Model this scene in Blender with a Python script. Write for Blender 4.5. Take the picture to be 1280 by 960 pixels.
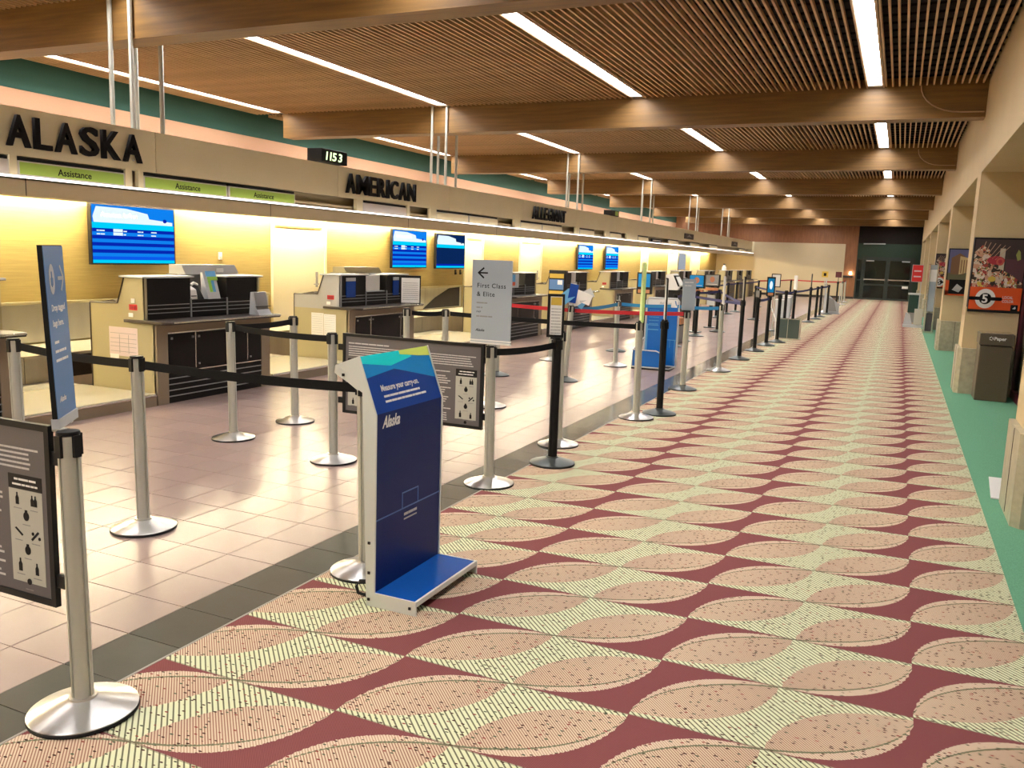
import bpy, bmesh, math, random
from mathutils import Vector, Matrix
random.seed(7)
PI = math.pi
SC = bpy.context.scene
COL = SC.collection
for o in list(bpy.data.objects):
    bpy.data.objects.remove(o)

# ------------------------------------------------------------------ camera, world, exposure
yaw, pit, rol, FPX = 0.4216986, 0.15103, 0.03509, 1059.434
fw = Vector((-math.sin(yaw) * math.cos(pit), math.cos(yaw) * math.cos(pit), -math.sin(pit)))
rt0 = Vector((math.cos(yaw), math.sin(yaw), 0))
up0 = rt0.cross(fw)
rt = rt0 * math.cos(rol) + up0 * math.sin(rol)
up = -rt0 * math.sin(rol) + up0 * math.cos(rol)
cd = bpy.data.cameras.new('camera')
cam = bpy.data.objects.new('camera', cd)
COL.objects.link(cam)
cam.matrix_world = Matrix(((rt.x, up.x, -fw.x, 0), (rt.y, up.y, -fw.y, 0), (rt.z, up.z, -fw.z, 1.6), (0, 0, 0, 1)))
cd.sensor_width = 36.0
cd.lens = 36.0 * FPX / 1280.0
cd.clip_start = 0.05
cd.clip_end = 200
SC.camera = cam

world = bpy.data.worlds.new('world')
SC.world = world
world.use_nodes = True
world.node_tree.nodes['Background'].inputs[0].default_value = (0.6, 0.65, 0.8, 1)
world.node_tree.nodes['Background'].inputs[1].default_value = 0.02
SC.view_settings.view_transform = 'Standard'
SC.view_settings.look = 'None'
SC.view_settings.gamma = 1.0
SC.view_settings.use_curve_mapping = False
SC.view_settings.exposure = 0.40
CEIL_E = 30.0      # ceiling diffusers
COVE_E = 200.0      # tubes above the back wall
UP_E = 6.0        # tubes on top of the canopy
STRIP_E = 3.0      # light line along the canopy lip


# ------------------------------------------------------------------ node helpers
class V:
    """a value in a shader tree, with arithmetic"""
    nt = None

    def __init__(s, sock):
        s.s = sock

    @staticmethod
    def m(op, *a, clamp=False):
        n = V.nt.nodes.new('ShaderNodeMath')
        n.operation = op
        n.use_clamp = clamp
        for i, x in enumerate(a):
            if isinstance(x, V):
                V.nt.links.new(x.s, n.inputs[i])
            else:
                n.inputs[i].default_value = x
        return V(n.outputs[0])

    def __add__(s, o): return V.m('ADD', s, o)
    __radd__ = __add__
    def __mul__(s, o): return V.m('MULTIPLY', s, o)
    __rmul__ = __mul__
    def __sub__(s, o): return V.m('SUBTRACT', s, o)
    def __rsub__(s, o): return V.m('SUBTRACT', o, s)
    def __truediv__(s, o): return V.m('DIVIDE', s, o)
    def lt(s, o): return V.m('LESS_THAN', s, o)
    def gt(s, o): return V.m('GREATER_THAN', s, o)
    def frac(s): return V.m('FRACT', s)
    def sqrt(s): return V.m('SQRT', V.m('MAXIMUM', s, 0.0))
    def abs(s): return V.m('ABSOLUTE', s)


def mixc(f, a, b):
    n = V.nt.nodes.new('ShaderNodeMix')
    n.data_type = 'RGBA'
    for i, x in ((0, f), (6, a), (7, b)):
        if isinstance(x, V):
            V.nt.links.new(x.s, n.inputs[i])
        elif i == 0:
            n.inputs[0].default_value = x
        else:
            n.inputs[i].default_value = (*x, 1)
    return V(n.outputs[2])


def mat(name, col=(.5, .5, .5), rough=.5, metal=0., emit=None, es=1., noise=None, bump=None, spec=None, aniso=0, alpha=None, trans=None):
    m = bpy.data.materials.new(name)
    m.use_nodes = True
    nt = m.node_tree
    b = nt.nodes['Principled BSDF']
    b.inputs['Base Color'].default_value = (*col, 1)
    b.inputs['Roughness'].default_value = rough
    b.inputs['Metallic'].default_value = metal
    if spec is not None:
        b.inputs['Specular IOR Level'].default_value = spec
    if aniso:
        b.inputs['Anisotropic'].default_value = aniso
        b.inputs['Anisotropic Rotation'].default_value = .25
        t = nt.nodes.new('ShaderNodeTangent')
        t.direction_type = 'RADIAL'
        t.axis = 'Z'
        nt.links.new(t.outputs[0], b.inputs['Tangent'])
    if trans:
        b.inputs['Transmission Weight'].default_value = trans
    if alpha is not None:
        b.inputs['Alpha'].default_value = alpha
    if emit:
        b.inputs['Emission Color'].default_value = (*emit, 1)
        b.inputs['Emission Strength'].default_value = es
    if noise or bump:
        tc = nt.nodes.new('ShaderNodeTexCoord')
        mp = nt.nodes.new('ShaderNodeMapping')
        nt.links.new(tc.outputs['Object'], mp.inputs[0])
        nz = nt.nodes.new('ShaderNodeTexNoise')
        nt.links.new(mp.outputs[0], nz.inputs['Vector'])
        sc, amt, det = (noise or (40, 0, 3))[:3]
        mp.inputs['Scale'].default_value = (noise[3] if noise and len(noise) > 3 else (1, 1, 1))
        nz.inputs['Scale'].default_value = sc
        nz.inputs['Detail'].default_value = det
        if amt:
            r = nt.nodes.new('ShaderNodeMapRange')
            r.inputs[1].default_value = .3
            r.inputs[2].default_value = .7
            r.inputs[3].default_value = 1 - amt
            r.inputs[4].default_value = 1 + amt
            nt.links.new(nz.outputs[0], r.inputs[0])
            mx = nt.nodes.new('ShaderNodeVectorMath')
            mx.operation = 'SCALE'
            mx.inputs[0].default_value = col
            nt.links.new(r.outputs[0], mx.inputs['Scale'])
            nt.links.new(mx.outputs[0], b.inputs['Base Color'])
        if bump:
            bp = nt.nodes.new('ShaderNodeBump')
            bp.inputs['Strength'].default_value = bump
            bp.inputs['Distance'].default_value = .002
            nt.links.new(nz.outputs[0], bp.inputs['Height'])
            nt.links.new(bp.outputs[0], b.inputs['Normal'])
    return m


def emat(name, col, s):
    m = bpy.data.materials.new(name)
    m.use_nodes = True
    nt = m.node_tree
    nt.nodes.remove(nt.nodes['Principled BSDF'])
    e = nt.nodes.new('ShaderNodeEmission')
    e.inputs[0].default_value = (*col, 1)
    e.inputs[1].default_value = s
    nt.links.new(e.outputs[0], nt.nodes['Material Output'].inputs[0])
    return m


M = {}
M['steel'] = mat('brushed_steel', (.66, .65, .63), .28, 1., aniso=.75)
M['post'] = mat('satin_aluminium', (.50, .505, .45), .36, .35, noise=(30, .05, 2, (1, 1, .05)))
M['black'] = mat('black_plastic', (.008, .008, .009), .5, spec=.25)
M['blackm'] = mat('black_metal', (.010, .010, .011), .4, .1, spec=.3)
M['greybase'] = mat('dark_base', (.085, .10, .10), .35, .5)
M['belt'] = mat('black_webbing', (.008, .008, .009), .8, spec=.15, bump=.3, noise=(400, .1, 2))
M['beltred'] = mat('red_webbing', (.45, .01, .02), .7)
M['beltblue'] = mat('blue_webbing', (.02, .22, .48), .7)
M['beltnavy'] = mat('navy_webbing', (.012, .015, .11), .7)
M['beam'] = mat('laminated_timber', (.205, .108, .028), .5, noise=(3.0, .22, 5, (.5, 6, 9)))
M['slat'] = mat('slat_timber', (.58, .375, .20), .5, noise=(5, .2, 3, (8, .6, 8)))
M['woodwall'] = mat('wood_panelling', (.30, .13, .055), .5, noise=(3, .18, 4, (5, 5, .6)))
M['dark'] = mat('dark_void', (.012, .008, .007), .9)
M['backing'] = mat('acoustic_backing', (.016, .008, .008), .95)
M['teal'] = mat('teal_paint', (.022, .085, .068), .8, noise=(1.2, .05, 2))
M['salmon'] = mat('salmon_paint', (.55, .33, .21), .75)
M['tan'] = mat('tan_paint', (.60, .475, .275), .65, noise=(1.5, .03, 2))
M['tanwall'] = mat('cream_paint', (.62, .52, .33), .7, noise=(.8, .03, 2))
M['fascia'] = mat('fascia_panel', (.80, .73, .49), .45, noise=(2, .03, 2))
M['lip'] = mat('lip_panel', (.60, .50, .31), .45)
M['gold'] = mat('grasscloth', (.365, .28, .10), .58, noise=(9, .12, 5, (1, .25, 7)), bump=.25)
M['doorp'] = mat('door_paint', (.86, .80, .58), .4)
M['green'] = mat('green_carpet', (.125, .35, .21), .95, noise=(160, .18, 3), bump=.4)
M['grout'] = mat('grout', (.22, .17, .14), .8)
M['kgrout'] = mat('light_grout', (.36, .33, .28), .8)
M['stone'] = mat('stone_cladding', (.40, .37, .27), .35, noise=(14, .16, 5))
M['deskbody'] = mat('desk_laminate', (.37, .325, .185), .45)
M['deskfront'] = mat('desk_metal_front', (.27, .215, .15), .36, .35)
M['deskgrey'] = mat('grey_side', (.36, .36, .36), .45)
M['deskblack'] = mat('desk_black', (.006, .005, .005), .4, spec=.22)
M['chrome'] = mat('chrome_strip', (.75, .73, .72), .22, 1.)
M['stainless'] = mat('stainless_panel', (.52, .50, .42), .30, .55, noise=(2, .08, 2, (3, 3, .6)))
M['platform'] = mat('steel_platform', (.62, .58, .46), .25, .25)
M['white'] = mat('white_paper', (.80, .79, .77), .6)
M['offwhite'] = mat('off_white', (.62, .60, .55), .5)
M['grey'] = mat('mid_grey', (.25, .25, .25), .5)
M['lgrey'] = mat('light_grey', (.48, .50, .52), .45)
M['board'] = mat('board_grey', (.115, .105, .11), .55)
M['boardtext'] = mat('board_text', (.55, .54, .53), .6)
M['boardicon'] = mat('icon_panel', (.47, .47, .41), .6)
M['signblue'] = mat('sign_blue', (.085, .21, .46), .45)
M['signgrey'] = mat('sign_grey', (.36, .42, .48), .4)
M['kdark'] = mat('kiosk_navy', (.002, .016, .12), .4, spec=.2)
M['kmid'] = mat('kiosk_royal', (.004, .05, .30), .35, spec=.25)
M['kblue'] = mat('kiosk_blue', (.0, .25, .66), .35, spec=.3)
M['kcyan'] = mat('kiosk_cyan', (.0, .74, .80), .35, spec=.3)
M['klime'] = mat('kiosk_lime', (.74, .90, .18), .35, spec=.3)
M['kfoot'] = mat('kiosk_foot_blue', (.006, .10, .46), .2, spec=.4)
M['kside'] = mat('kiosk_side', (.70, .73, .68), .4)
M['kline'] = mat('kiosk_line', (.05, .14, .42), .3)
M['limesign'] = mat('lime_sign', (.36, .54, .09), .5)
M['signwhite'] = mat('counter_sign', (.60, .56, .52), .5)
M['letters'] = mat('letter_black', (.006, .005, .006), .6, spec=.2)
M['red'] = mat('red_plastic', (.62, .015, .015), .5)
M['orange'] = mat('poster_orange', (.72, .085, .01), .45)
M['maroon'] = mat('maroon', (.10, .01, .02), .4)
M['bin'] = mat('bin_brown', (.10, .075, .05), .45)
M['bingreen'] = mat('bin_green', (.01, .05, .035), .4)
M['glass'] = mat('clear_glass', (.75, .85, .8), .03, trans=1.)
M['dkglass'] = mat('night_glass', (.006, .010, .008), .06)
M['dkgreen'] = mat('dark_green_paint', (.010, .035, .018), .5)
M['doorframe'] = mat('dark_door_frame', (.035, .045, .04), .35, .4)
M['aablue'] = mat('sizer_blue', (.0, .13, .50), .35)
M['smoke'] = mat('smoked_panel', (.085, .115, .10), .12)
M['cover'] = mat('baseboard_dark', (.03, .02, .015), .5)
M['skin_or'] = mat('keyboard_orange', (.52, .22, .10), .5)
M['plant'] = mat('brochure_green', (.30, .60, .08), .5)
M['sky'] = mat('brochure_blue', (.10, .34, .62), .5)
M['yellow'] = mat('yellow_label', (.66, .45, .06), .5)
M['yellowgreen'] = mat('yellow_green_edge', (.55, .75, .30), .4)
M['conduit'] = mat('pale_conduit', (.45, .28, .16), .5)
M['ceil_e'] = emat('diffuser_light', (1.0, .97, .96), CEIL_E)
M['cove_e'] = emat('cove_tube', (1.0, .84, .55), COVE_E)
M['up_e'] = emat('uplight_tube', (1.0, .82, .60), UP_E)
M['strip_e'] = emat('strip_light', (1.0, .88, .84), STRIP_E)
M['scr_white'] = emat('screen_white', (.80, .95, 1.0), .78)
M['scr_cyan'] = emat('screen_cyan', (.0, .62, .95), .78)
M['scr_blue'] = emat('screen_blue', (.004, .10, .80), .78)
M['scr_mid'] = emat('screen_mid_blue', (.005, .22, .86), .78)
M['scr_navy'] = emat('screen_navy', (.002, .02, .42), .78)
M['scr_dim'] = emat('screen_dim', (.003, .02, .10), .78)
M['scr_grey'] = emat('screen_grey', (.35, .38, .42), .8)
M['scr_org'] = emat('screen_orange', (.62, .24, .12), .6)
M['clock_e'] = emat('clock_digits', (.70, .92, .45), 1.6)
M['spot_e'] = emat('small_lamp', (1.0, .86, .6), 30)

# floor tile: one material, tone varies with each object
def tile_mat(name, col, var, rough):
    m = bpy.data.materials.new(name)
    m.use_nodes = True
    nt = V.nt = m.node_tree
    b = nt.nodes['Principled BSDF']
    g = nt.nodes.new('ShaderNodeNewGeometry')
    sp = nt.nodes.new('ShaderNodeSeparateXYZ')
    nt.links.new(g.outputs['Position'], sp.inputs[0])
    cx = V.m('FLOOR', (V(sp.outputs[0]) + 2.765) / .3035)
    cy = V.m('FLOOR', (V(sp.outputs[1]) - 2.378) / .30)
    h = V.m('FRACT', V.m('SINE', cx * 12.9898 + cy * 78.233) * 43758.5)
    nz = nt.nodes.new('ShaderNodeTexNoise')
    nz.inputs['Scale'].default_value = 6
    nz.inputs['Detail'].default_value = 4
    nt.links.new(g.outputs['Position'], nz.inputs['Vector'])
    f = h * .6 + V(nz.outputs[0]) * .5
    c = mixc(f, tuple(x * (1 - var) for x in col), tuple(x * (1 + var) for x in col))
    nt.links.new(c.s, b.inputs['Base Color'])
    b.inputs['Roughness'].default_value = rough
    b.inputs['Specular IOR Level'].default_value = .38
    return m


M['tile'] = tile_mat('quarry_tile', (.325, .236, .210), .08, .27)
M['ktile'] = tile_mat('grey_border_tile', (.115, .112, .092), .14, .12)


def carpet_material():
    m = bpy.data.materials.new('patterned_carpet')
    m.use_nodes = True
    nt = V.nt = m.node_tree
    b = nt.nodes['Principled BSDF']
    g = nt.nodes.new('ShaderNodeNewGeometry')
    sp = nt.nodes.new('ShaderNodeSeparateXYZ')
    nt.links.new(g.outputs['Position'], sp.inputs[0])
    X, Y = V(sp.outputs[0]), V(sp.outputs[1])
    # jagged, woven edge of the shapes
    jx = V.m('SNAP', X, .012)
    jy = V.m('SNAP', Y, .006)
    u = ((X * .5 + jx * .5 + .735) / .925 + 40).frac()
    v = ((Y * .5 + jy * .5 - 2.740) / .4615 + 40).frac()
    flip = u.gt(.5)
    a = u + flip * (1 - 2 * u)
    q = v + flip * (1 - 2 * v)
    a2 = a * 2
    ua = V.m('POWER', V.m('MAXIMUM', 1 - V.m('POWER', V.m('MAXIMUM', 1 - a2, 0.0), 2.25), 0.0), .5)          # outer arc height
    red = q.gt(ua)
    lens = ((a2 * a2) + (1.045 - q) * (1.045 - q)).lt(.985)
    line = (q - (ua * .72 + a2 * .28)).abs().lt(.012)
    rim = q.gt(ua * .72 + a2 * .28)
    rowl = V.m('MINIMUM', v, 1 - v).lt(.012)
    # ribs along the diagonal
    r = (X + Y) * .70711
    rib = (r / .0182 + 500).frac()
    ribd = rib.lt(.30)
    rib2 = (r / .0091 + 500).frac()
    rd2 = rib2.lt(.42)
    rib3 = (r / .0052 + 500).frac()
    cream = mixc(ribd, (.68, .70, .47), (.15, .15, .09))
    lensA = mixc(rd2, (.72, .60, .425), (.36, .20, .145))
    lensB = mixc(rd2, (.60, .455, .32), (.27, .14, .105))
    lensc = mixc(V.m('MULTIPLY', a, 1.75, clamp=True), lensA, lensB)
    rimc = mixc(rd2, (.70, .57, .42), (.48, .33, .24))
    redc = mixc(rib3.lt(.5), (.26, .085, .085), (.18, .055, .058))
    c = mixc(lens, cream, lensc)
    c = mixc(rim, c, rimc)
    c = mixc(line, c, (.17, .17, .10))
    # woven flecks
    def flecks(scale, ox):
        cmb = nt.nodes.new('ShaderNodeCombineXYZ')
        nt.links.new(((X + ox) * .72).s, cmb.inputs[0])
        nt.links.new((Y * 1.5).s, cmb.inputs[1])
        vo = nt.nodes.new('ShaderNodeTexVoronoi')
        vo.inputs['Scale'].default_value = scale
        vo.inputs['Randomness'].default_value = .62
        nt.links.new(cmb.outputs[0], vo.inputs['Vector'])
        return vo
    vo = flecks(44, 0)
    dot = V(vo.outputs['Distance']).lt(.24)
    hs = nt.nodes.new('ShaderNodeSeparateColor')
    nt.links.new(vo.outputs['Color'], hs.inputs[0])
    hue = V(hs.outputs[0])
    dc = mixc(hue.gt(.55), (.06, .02, .014), mixc(hue.gt(.82), (.075, .095, .055), (.26, .05, .04)))
    c = mixc(dot, c, dc)
    c = mixc(rowl, c, mixc(.55, c, (.13, .09, .055)))
    c = mixc(red, c, redc)
    nt.links.new(c.s, b.inputs['Base Color'])
    b.inputs['Roughness'].default_value = .95
    b.inputs['Specular IOR Level'].default_value = .15
    bp = nt.nodes.new('ShaderNodeBump')
    bp.inputs['Strength'].default_value = .35
    bp.inputs['Distance'].default_value = .003
    nt.links.new((rib2 + V.m('MULTIPLY', ribd, -.5)).s, bp.inputs['Height'])
    nt.links.new(bp.outputs[0], b.inputs['Normal'])
    return m


M['carpet'] = carpet_material()


# ------------------------------------------------------------------ mesh helpers (world coordinates; build() subtracts the parent's place)
class MB:
    def __init__(s):
        s.v, s.f, s.mi = [], [], []

    def quad(s, *p, m=0):
        n = len(s.v)
        s.v += [tuple(x) for x in p]
        s.f.append(tuple(range(n, n + len(p))))
        s.mi.append(m)
        return s

    def box(s, x0, x1, y0, y1, z0, z1, m=0):
        n = len(s.v)
        s.v += [(x, y, z) for z in (z0, z1) for y in (y0, y1) for x in (x0, x1)]
        for f in ((0, 2, 3, 1), (4, 5, 7, 6), (0, 1, 5, 4), (2, 6, 7, 3), (0, 4, 6, 2), (1, 3, 7, 5)):
            s.f.append(tuple(n + i for i in f))
            s.mi.append(m)
        return s

    def obox(s, c, ax, ay, az, hx, hy, hz, m=0):
        """box around c along three unit axes with half sizes"""
        c, ax, ay, az = Vector(c), Vector(ax), Vector(ay), Vector(az)
        n = len(s.v)
        for k in (-1, 1):
            for j in (-1, 1):
                for i in (-1, 1):
                    s.v.append(tuple(c + ax * hx * i + ay * hy * j + az * hz * k))
        for f in ((0, 2, 3, 1), (4, 5, 7, 6), (0, 1, 5, 4), (2, 6, 7, 3), (0, 4, 6, 2), (1, 3, 7, 5)):
            s.f.append(tuple(n + i for i in f))
            s.mi.append(m)
        return s

    def prism(s, prof, axis, a, b, m=0):
        """extrude a profile along x, y or z; prof in the two other axes in order"""
        n = len(s.v)
        k = len(prof)
        for t in (a, b):
            for p in prof:
                s.v.append({'x': (t, p[0], p[1]), 'y': (p[0], t, p[1]), 'z': (p[0], p[1], t)}[axis])
        s.f.append(tuple(range(n, n + k)))
        s.f.append(tuple(range(n + 2 * k - 1, n + k - 1, -1)))
        s.mi += [m, m]
        for i in range(k):
            j = (i + 1) % k
            s.f.append((n + i, n + j, n + k + j, n + k + i))
            s.mi.append(m)
        return s

    def lathe(s, cx, cy, prof, seg=32, m=0):
        n = len(s.v)
        k = len(prof)
        for i in range(seg):
            a = 2 * PI * i / seg
            for r, z in prof:
                s.v.append((cx + r * math.cos(a), cy + r * math.sin(a), z))
        for i in range(seg):
            j = (i + 1) % seg
            for q in range(k - 1):
                s.f.append((n + i * k + q, n + j * k + q, n + j * k + q + 1, n + i * k + q + 1))
                s.mi.append(m)
        if prof[-1][0] > 1e-6:
            s.f.append(tuple(n + i * k + k - 1 for i in range(seg)))
            s.mi.append(m)
        if prof[0][0] > 1e-6:
            s.f.append(tuple(n + i * k for i in reversed(range(seg))))
            s.mi.append(m)
        return s

    def tube(s, pts, r, seg=8, m=0):
        pts = [Vector(p) for p in pts]
        n = len(s.v)
        up_ = Vector((0, 0, 1))
        for i, p in enumerate(pts):
            d = (pts[min(i + 1, len(pts) - 1)] - pts[max(i - 1, 0)]).normalized()
            a = d.cross(up_ if abs(d.z) < .95 else Vector((1, 0, 0))).normalized()
            b = d.cross(a)
            for k in range(seg):
                t = 2 * PI * k / seg
                s.v.append(tuple(p + a * (r * math.cos(t)) + b * (r * math.sin(t))))
        for i in range(len(pts) - 1):
            for k in range(seg):
                l = (k + 1) % seg
                s.f.append((n + i * seg + k, n + i * seg + l, n + (i + 1) * seg + l, n + (i + 1) * seg + k))
                s.mi.append(m)
        s.f.append(tuple(n + k for k in reversed(range(seg))))
        s.f.append(tuple(n + (len(pts) - 1) * seg + k for k in range(seg)))
        s.mi += [m, m]
        return s

    def build(s, name, mats, parent=None, loc=None, smooth=False, bevel=0, **tags):
        if not isinstance(mats, (list, tuple)):
            mats = [mats]
        o0 = Vector((0, 0, 0))
        if parent is not None:
            o0 = wloc(parent)
        elif loc is not None:
            o0 = Vector(loc)
        me = bpy.data.meshes.new(name)
        me.from_pydata([tuple(Vector(v) - o0) for v in s.v], [], s.f)
        for mm in mats:
            me.materials.append(M[mm] if isinstance(mm, str) else mm)
        for p, i in zip(me.polygons, s.mi):
            p.material_index = i
        bm = bmesh.new()
        bm.from_mesh(me)
        bmesh.ops.recalc_face_normals(bm, faces=bm.faces)
        if bevel:
            bmesh.ops.bevel(bm, geom=list(bm.edges), offset=bevel, segments=1, affect='EDGES', profile=.5)
        bm.to_mesh(me)
        bm.free()
        if smooth:
            for p in me.polygons:
                p.use_smooth = True
            me.set_sharp_from_angle(angle=math.radians(35))
        o = bpy.data.objects.new(name, me)
        COL.objects.link(o)
        if parent is not None:
            o.parent = parent
        elif loc is not None:
            o.location = loc
        if name in ('print', 'icons', 'captions', 'small_print', 'size_print', 'joint', 'lip_joint', 'standoff_pin', 'screw', 'screw_cap'):
            o['kind'] = 'stuff'
        for k, v_ in tags.items():
            o[k] = v_
        return o


def wloc(o):
    p = Vector(o.location)
    while o.parent is not None:
        o = o.parent
        p = p + Vector(o.location)
    return p


def thing(name, label, cat, loc, group=None):
    o = bpy.data.objects.new(name, None)
    o.empty_display_size = .1
    COL.objects.link(o)
    o.location = loc
    o['label'] = label
    o['category'] = cat
    if group:
        o['group'] = group
    return o


def copy_tree(o, parent=None):
    c = o.copy()
    COL.objects.link(c)
    c.parent = parent
    for ch in list(o.children):
        copy_tree(ch, c)
    return c


def text(s, size, mt, parent, origin, right, upv, depth=.001, bold=0., align='LEFT', shear=0., xs=1., name='lettering', sp=1., **tags):
    cu = bpy.data.curves.new(name, 'FONT')
    cu.body = s
    cu.size = size
    cu.extrude = depth
    cu.offset = bold
    cu.align_x = align
    cu.shear = shear
    cu.space_character = sp
    cu.resolution_u = 3
    tmp = bpy.data.objects.new('tmp_text', cu)
    COL.objects.link(tmp)
    dg = bpy.context.evaluated_depsgraph_get()
    dg.update()
    me = bpy.data.meshes.new_from_object(tmp.evaluated_get(dg))
    bpy.data.objects.remove(tmp)
    bpy.data.curves.remove(cu)
    me.name = name
    R, U = Vector(right).normalized(), Vector(upv).normalized()
    N = R.cross(U)
    off = Vector(origin) - (wloc(parent) if parent else Vector((0, 0, 0)))
    for v_ in me.vertices:
        c = v_.co.copy()
        v_.co = off + R * (c.x * xs) + U * c.y + N * c.z
    me.materials.clear()
    me.materials.append(M[mt] if isinstance(mt, str) else mt)
    o = bpy.data.objects.new(name, me)
    COL.objects.link(o)
    o.parent = parent
    for k, v_ in tags.items():
        o[k] = v_
    return o


class Plane:
    """flat drawing frame: origin (lower left), right, up, and a normal that faces the reader"""
    def __init__(s, o, r, u):
        s.o, s.r, s.u = Vector(o), Vector(r).normalized(), Vector(u).normalized()
        s.n = s.r.cross(s.u)

    def p(s, x, y, z=0.):
        return s.o + s.r * x + s.u * y + s.n * z

    def rect(s, mb, x0, x1, y0, y1, z0=0., z1=.001, m=0):
        mb.obox(s.p((x0 + x1) / 2, (y0 + y1) / 2, (z0 + z1) / 2), s.r, s.u, s.n, abs(x1 - x0) / 2, abs(y1 - y0) / 2, abs(z1 - z0) / 2, m)

    def poly(s, mb, pts, z0=0., z1=.001, m=0):
        n = len(mb.v)
        k = len(pts)
        for z in (z0, z1):
            for x, y in pts:
                mb.v.append(tuple(s.p(x, y, z)))
        mb.f.append(tuple(range(n, n + k)))
        mb.f.append(tuple(range(n + 2 * k - 1, n + k - 1, -1)))
        mb.mi += [m, m]
        for i in range(k):
            j = (i + 1) % k
            mb.f.append((n + i, n + j, n + k + j, n + k + i))
            mb.mi.append(m)

    def disc(s, mb, cx, cy, rx, ry=None, z0=0., z1=.001, m=0, seg=20):
        ry = ry or rx
        s.poly(mb, [(cx + rx * math.cos(2 * PI * i / seg), cy + ry * math.sin(2 * PI * i / seg)) for i in range(seg)], z0, z1, m)

    def words(s, mb, x0, x1, y, h, z0=0., z1=.001, m=0, gap=.35, rnd=None):
        """a line of print too small to read, as word-long dashes"""
        r = rnd or random
        x = x0
        while x < x1 - h:
            w = min(h * r.uniform(1.6, 5.2), x1 - x)
            s.rect(mb, x, x + w, y, y + h * .72, z0, z1, m)
            x += w + h * gap


# ------------------------------------------------------------------ setting: floor
Y0, Y1 = -6.0, 46.2
XW, XC = -9.0, .82           # back wall of the counters, face of the header and piers
ZS, ZB, ZH = 4.03, 3.60, 2.85   # slats, beam undersides, header underside
XT0, XT1, XK1, XG = -2.765, -2.468, -2.462, .655
floor = MB().box(XW, 1.6, Y0, Y1, -.1, -.0105).build('floor', 'grout', kind='structure')
MB().box(XT1, XG, Y0, Y1, -.0100, .003).build('carpet', 'carpet', kind='structure')
MB().box(XG, 1.6, Y0, Y1, -.0100, .002).build('floor', 'green', kind='structure')
MB().box(XT1 - .006, XT1 + .004, Y0, Y1, -.0095, .0045).build('trim_1', 'kgrout', kind='structure')


def project(x, y, z):
    d = Vector((x, y, z - 1.6))
    w = d.dot(fw)
    if w < .2:
        return None
    return 640 + FPX * d.dot(rt) / w, 480 - FPX * d.dot(up) / w, w


def tiles(name, mt, x_edges, pitch_y, yb, gap, limit):
    """tiles seen largest become parts, the rest one part of kind stuff"""
    cells = []
    k0 = int(math.floor((Y0 - yb) / pitch_y))
    k1 = int(math.ceil((Y1 - yb) / pitch_y))
    for (xa, xb) in x_edges:
        for k in range(k0, k1):
            ya = max(yb + k * pitch_y, Y0 + .01)
            yc = min(yb + (k + 1) * pitch_y, Y1 - .01)
            if yc - ya < .03:
                continue
            pr = project((xa + xb) / 2, (ya + yc) / 2, 0)
            vis = pr is not None and -40 < pr[0] < 1320 and -10 < pr[1] < 1000
            cells.append((pr[2] if vis else 1e6 + abs(ya), xa, xb, ya, yc))
    cells.sort()
    rest = MB()
    base = None
    for i, (w, xa, xb, ya, yc) in enumerate(cells):
        if i < limit and w < 1e5:
            cx, cy = (xa + xb) / 2, (ya + yc) / 2
            if base is None:
                hx, hy = pitch_x / 2 - gap / 2, pitch_y / 2 - gap / 2
                b = MB().box(-hx, hx, -hy, hy, -.01, 0)
                base = b.build(name, mt, bevel=.0008)
                o = base
            else:
                o = bpy.data.objects.new(name, base.data)
                COL.objects.link(o)
            o.parent = floor
            o.location = (cx, cy, random.uniform(-.0004, .0003))
        else:
            rest.box(xa + gap / 2, xb - gap / 2, ya + gap / 2, yc - gap / 2, -.01, 0)
    r = rest.build(name, mt, floor)
    r['kind'] = 'stuff'


pitch_x = .3035
nx = int((XT0 - XW) / pitch_x) + 1
tiles('floor_tile', 'tile', [(max(XT0 - (i + 1) * pitch_x, XW + .001), XT0 - i * pitch_x) for i in range(nx) if XT0 - i * pitch_x > XW + .05], .30, 2.378, .004, 285)
pitch_x = XT1 - XT0 - .003
tiles('border_tile', 'ktile', [(XT0, XT1 - .004)], .30, 2.378, .004, 90)

# ------------------------------------------------------------------ setting: walls
XB = -11.3
MB().box(XW - .25, XW, Y0, Y1, -.1, 2.62).build('wall_left', 'gold', kind='structure')
w = MB().box(XB - .2, XB, Y0, Y1, 2.3, 3.62, 0).box(XB - .2, XB + .004, Y0, Y1, 3.62, 4.7, 1)
w.build('wall_left', ['salmon', 'teal'], kind='structure')
MB().box(XB, XW, Y0, Y1, 2.3, 2.6).build('floor', 'tan', kind='structure')      # deck above the back office
w = MB().box(XB - .2, 1.8, Y0 - .2, Y0, -.1, 4.7)
w.build('wall_back', 'tanwall', kind='structure')
# far wall
MB().box(XB - .2, 1.8, Y1 + .02, Y1 + .25, -.1, 4.7).build('wall_front', 'dkgreen', kind='structure')
MB().box(XW, -2.62, Y1 - .10, Y1 + .02, -.01, 2.72).build('wall_front', 'tanwall', kind='structure')
w = MB().box(XB, -2.05, Y1 - .06, Y1 + .02, 2.72, 4.2).box(-2.62, -2.05, Y1 - .06, Y1 + .02, 0, 2.72)
w.build('wall_front', 'woodwall', kind='structure')
MB().box(-9, -2.05, Y1 - .12, Y1 - .10, 0, .12).build('baseboard_front', 'cover', kind='structure')
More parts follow.
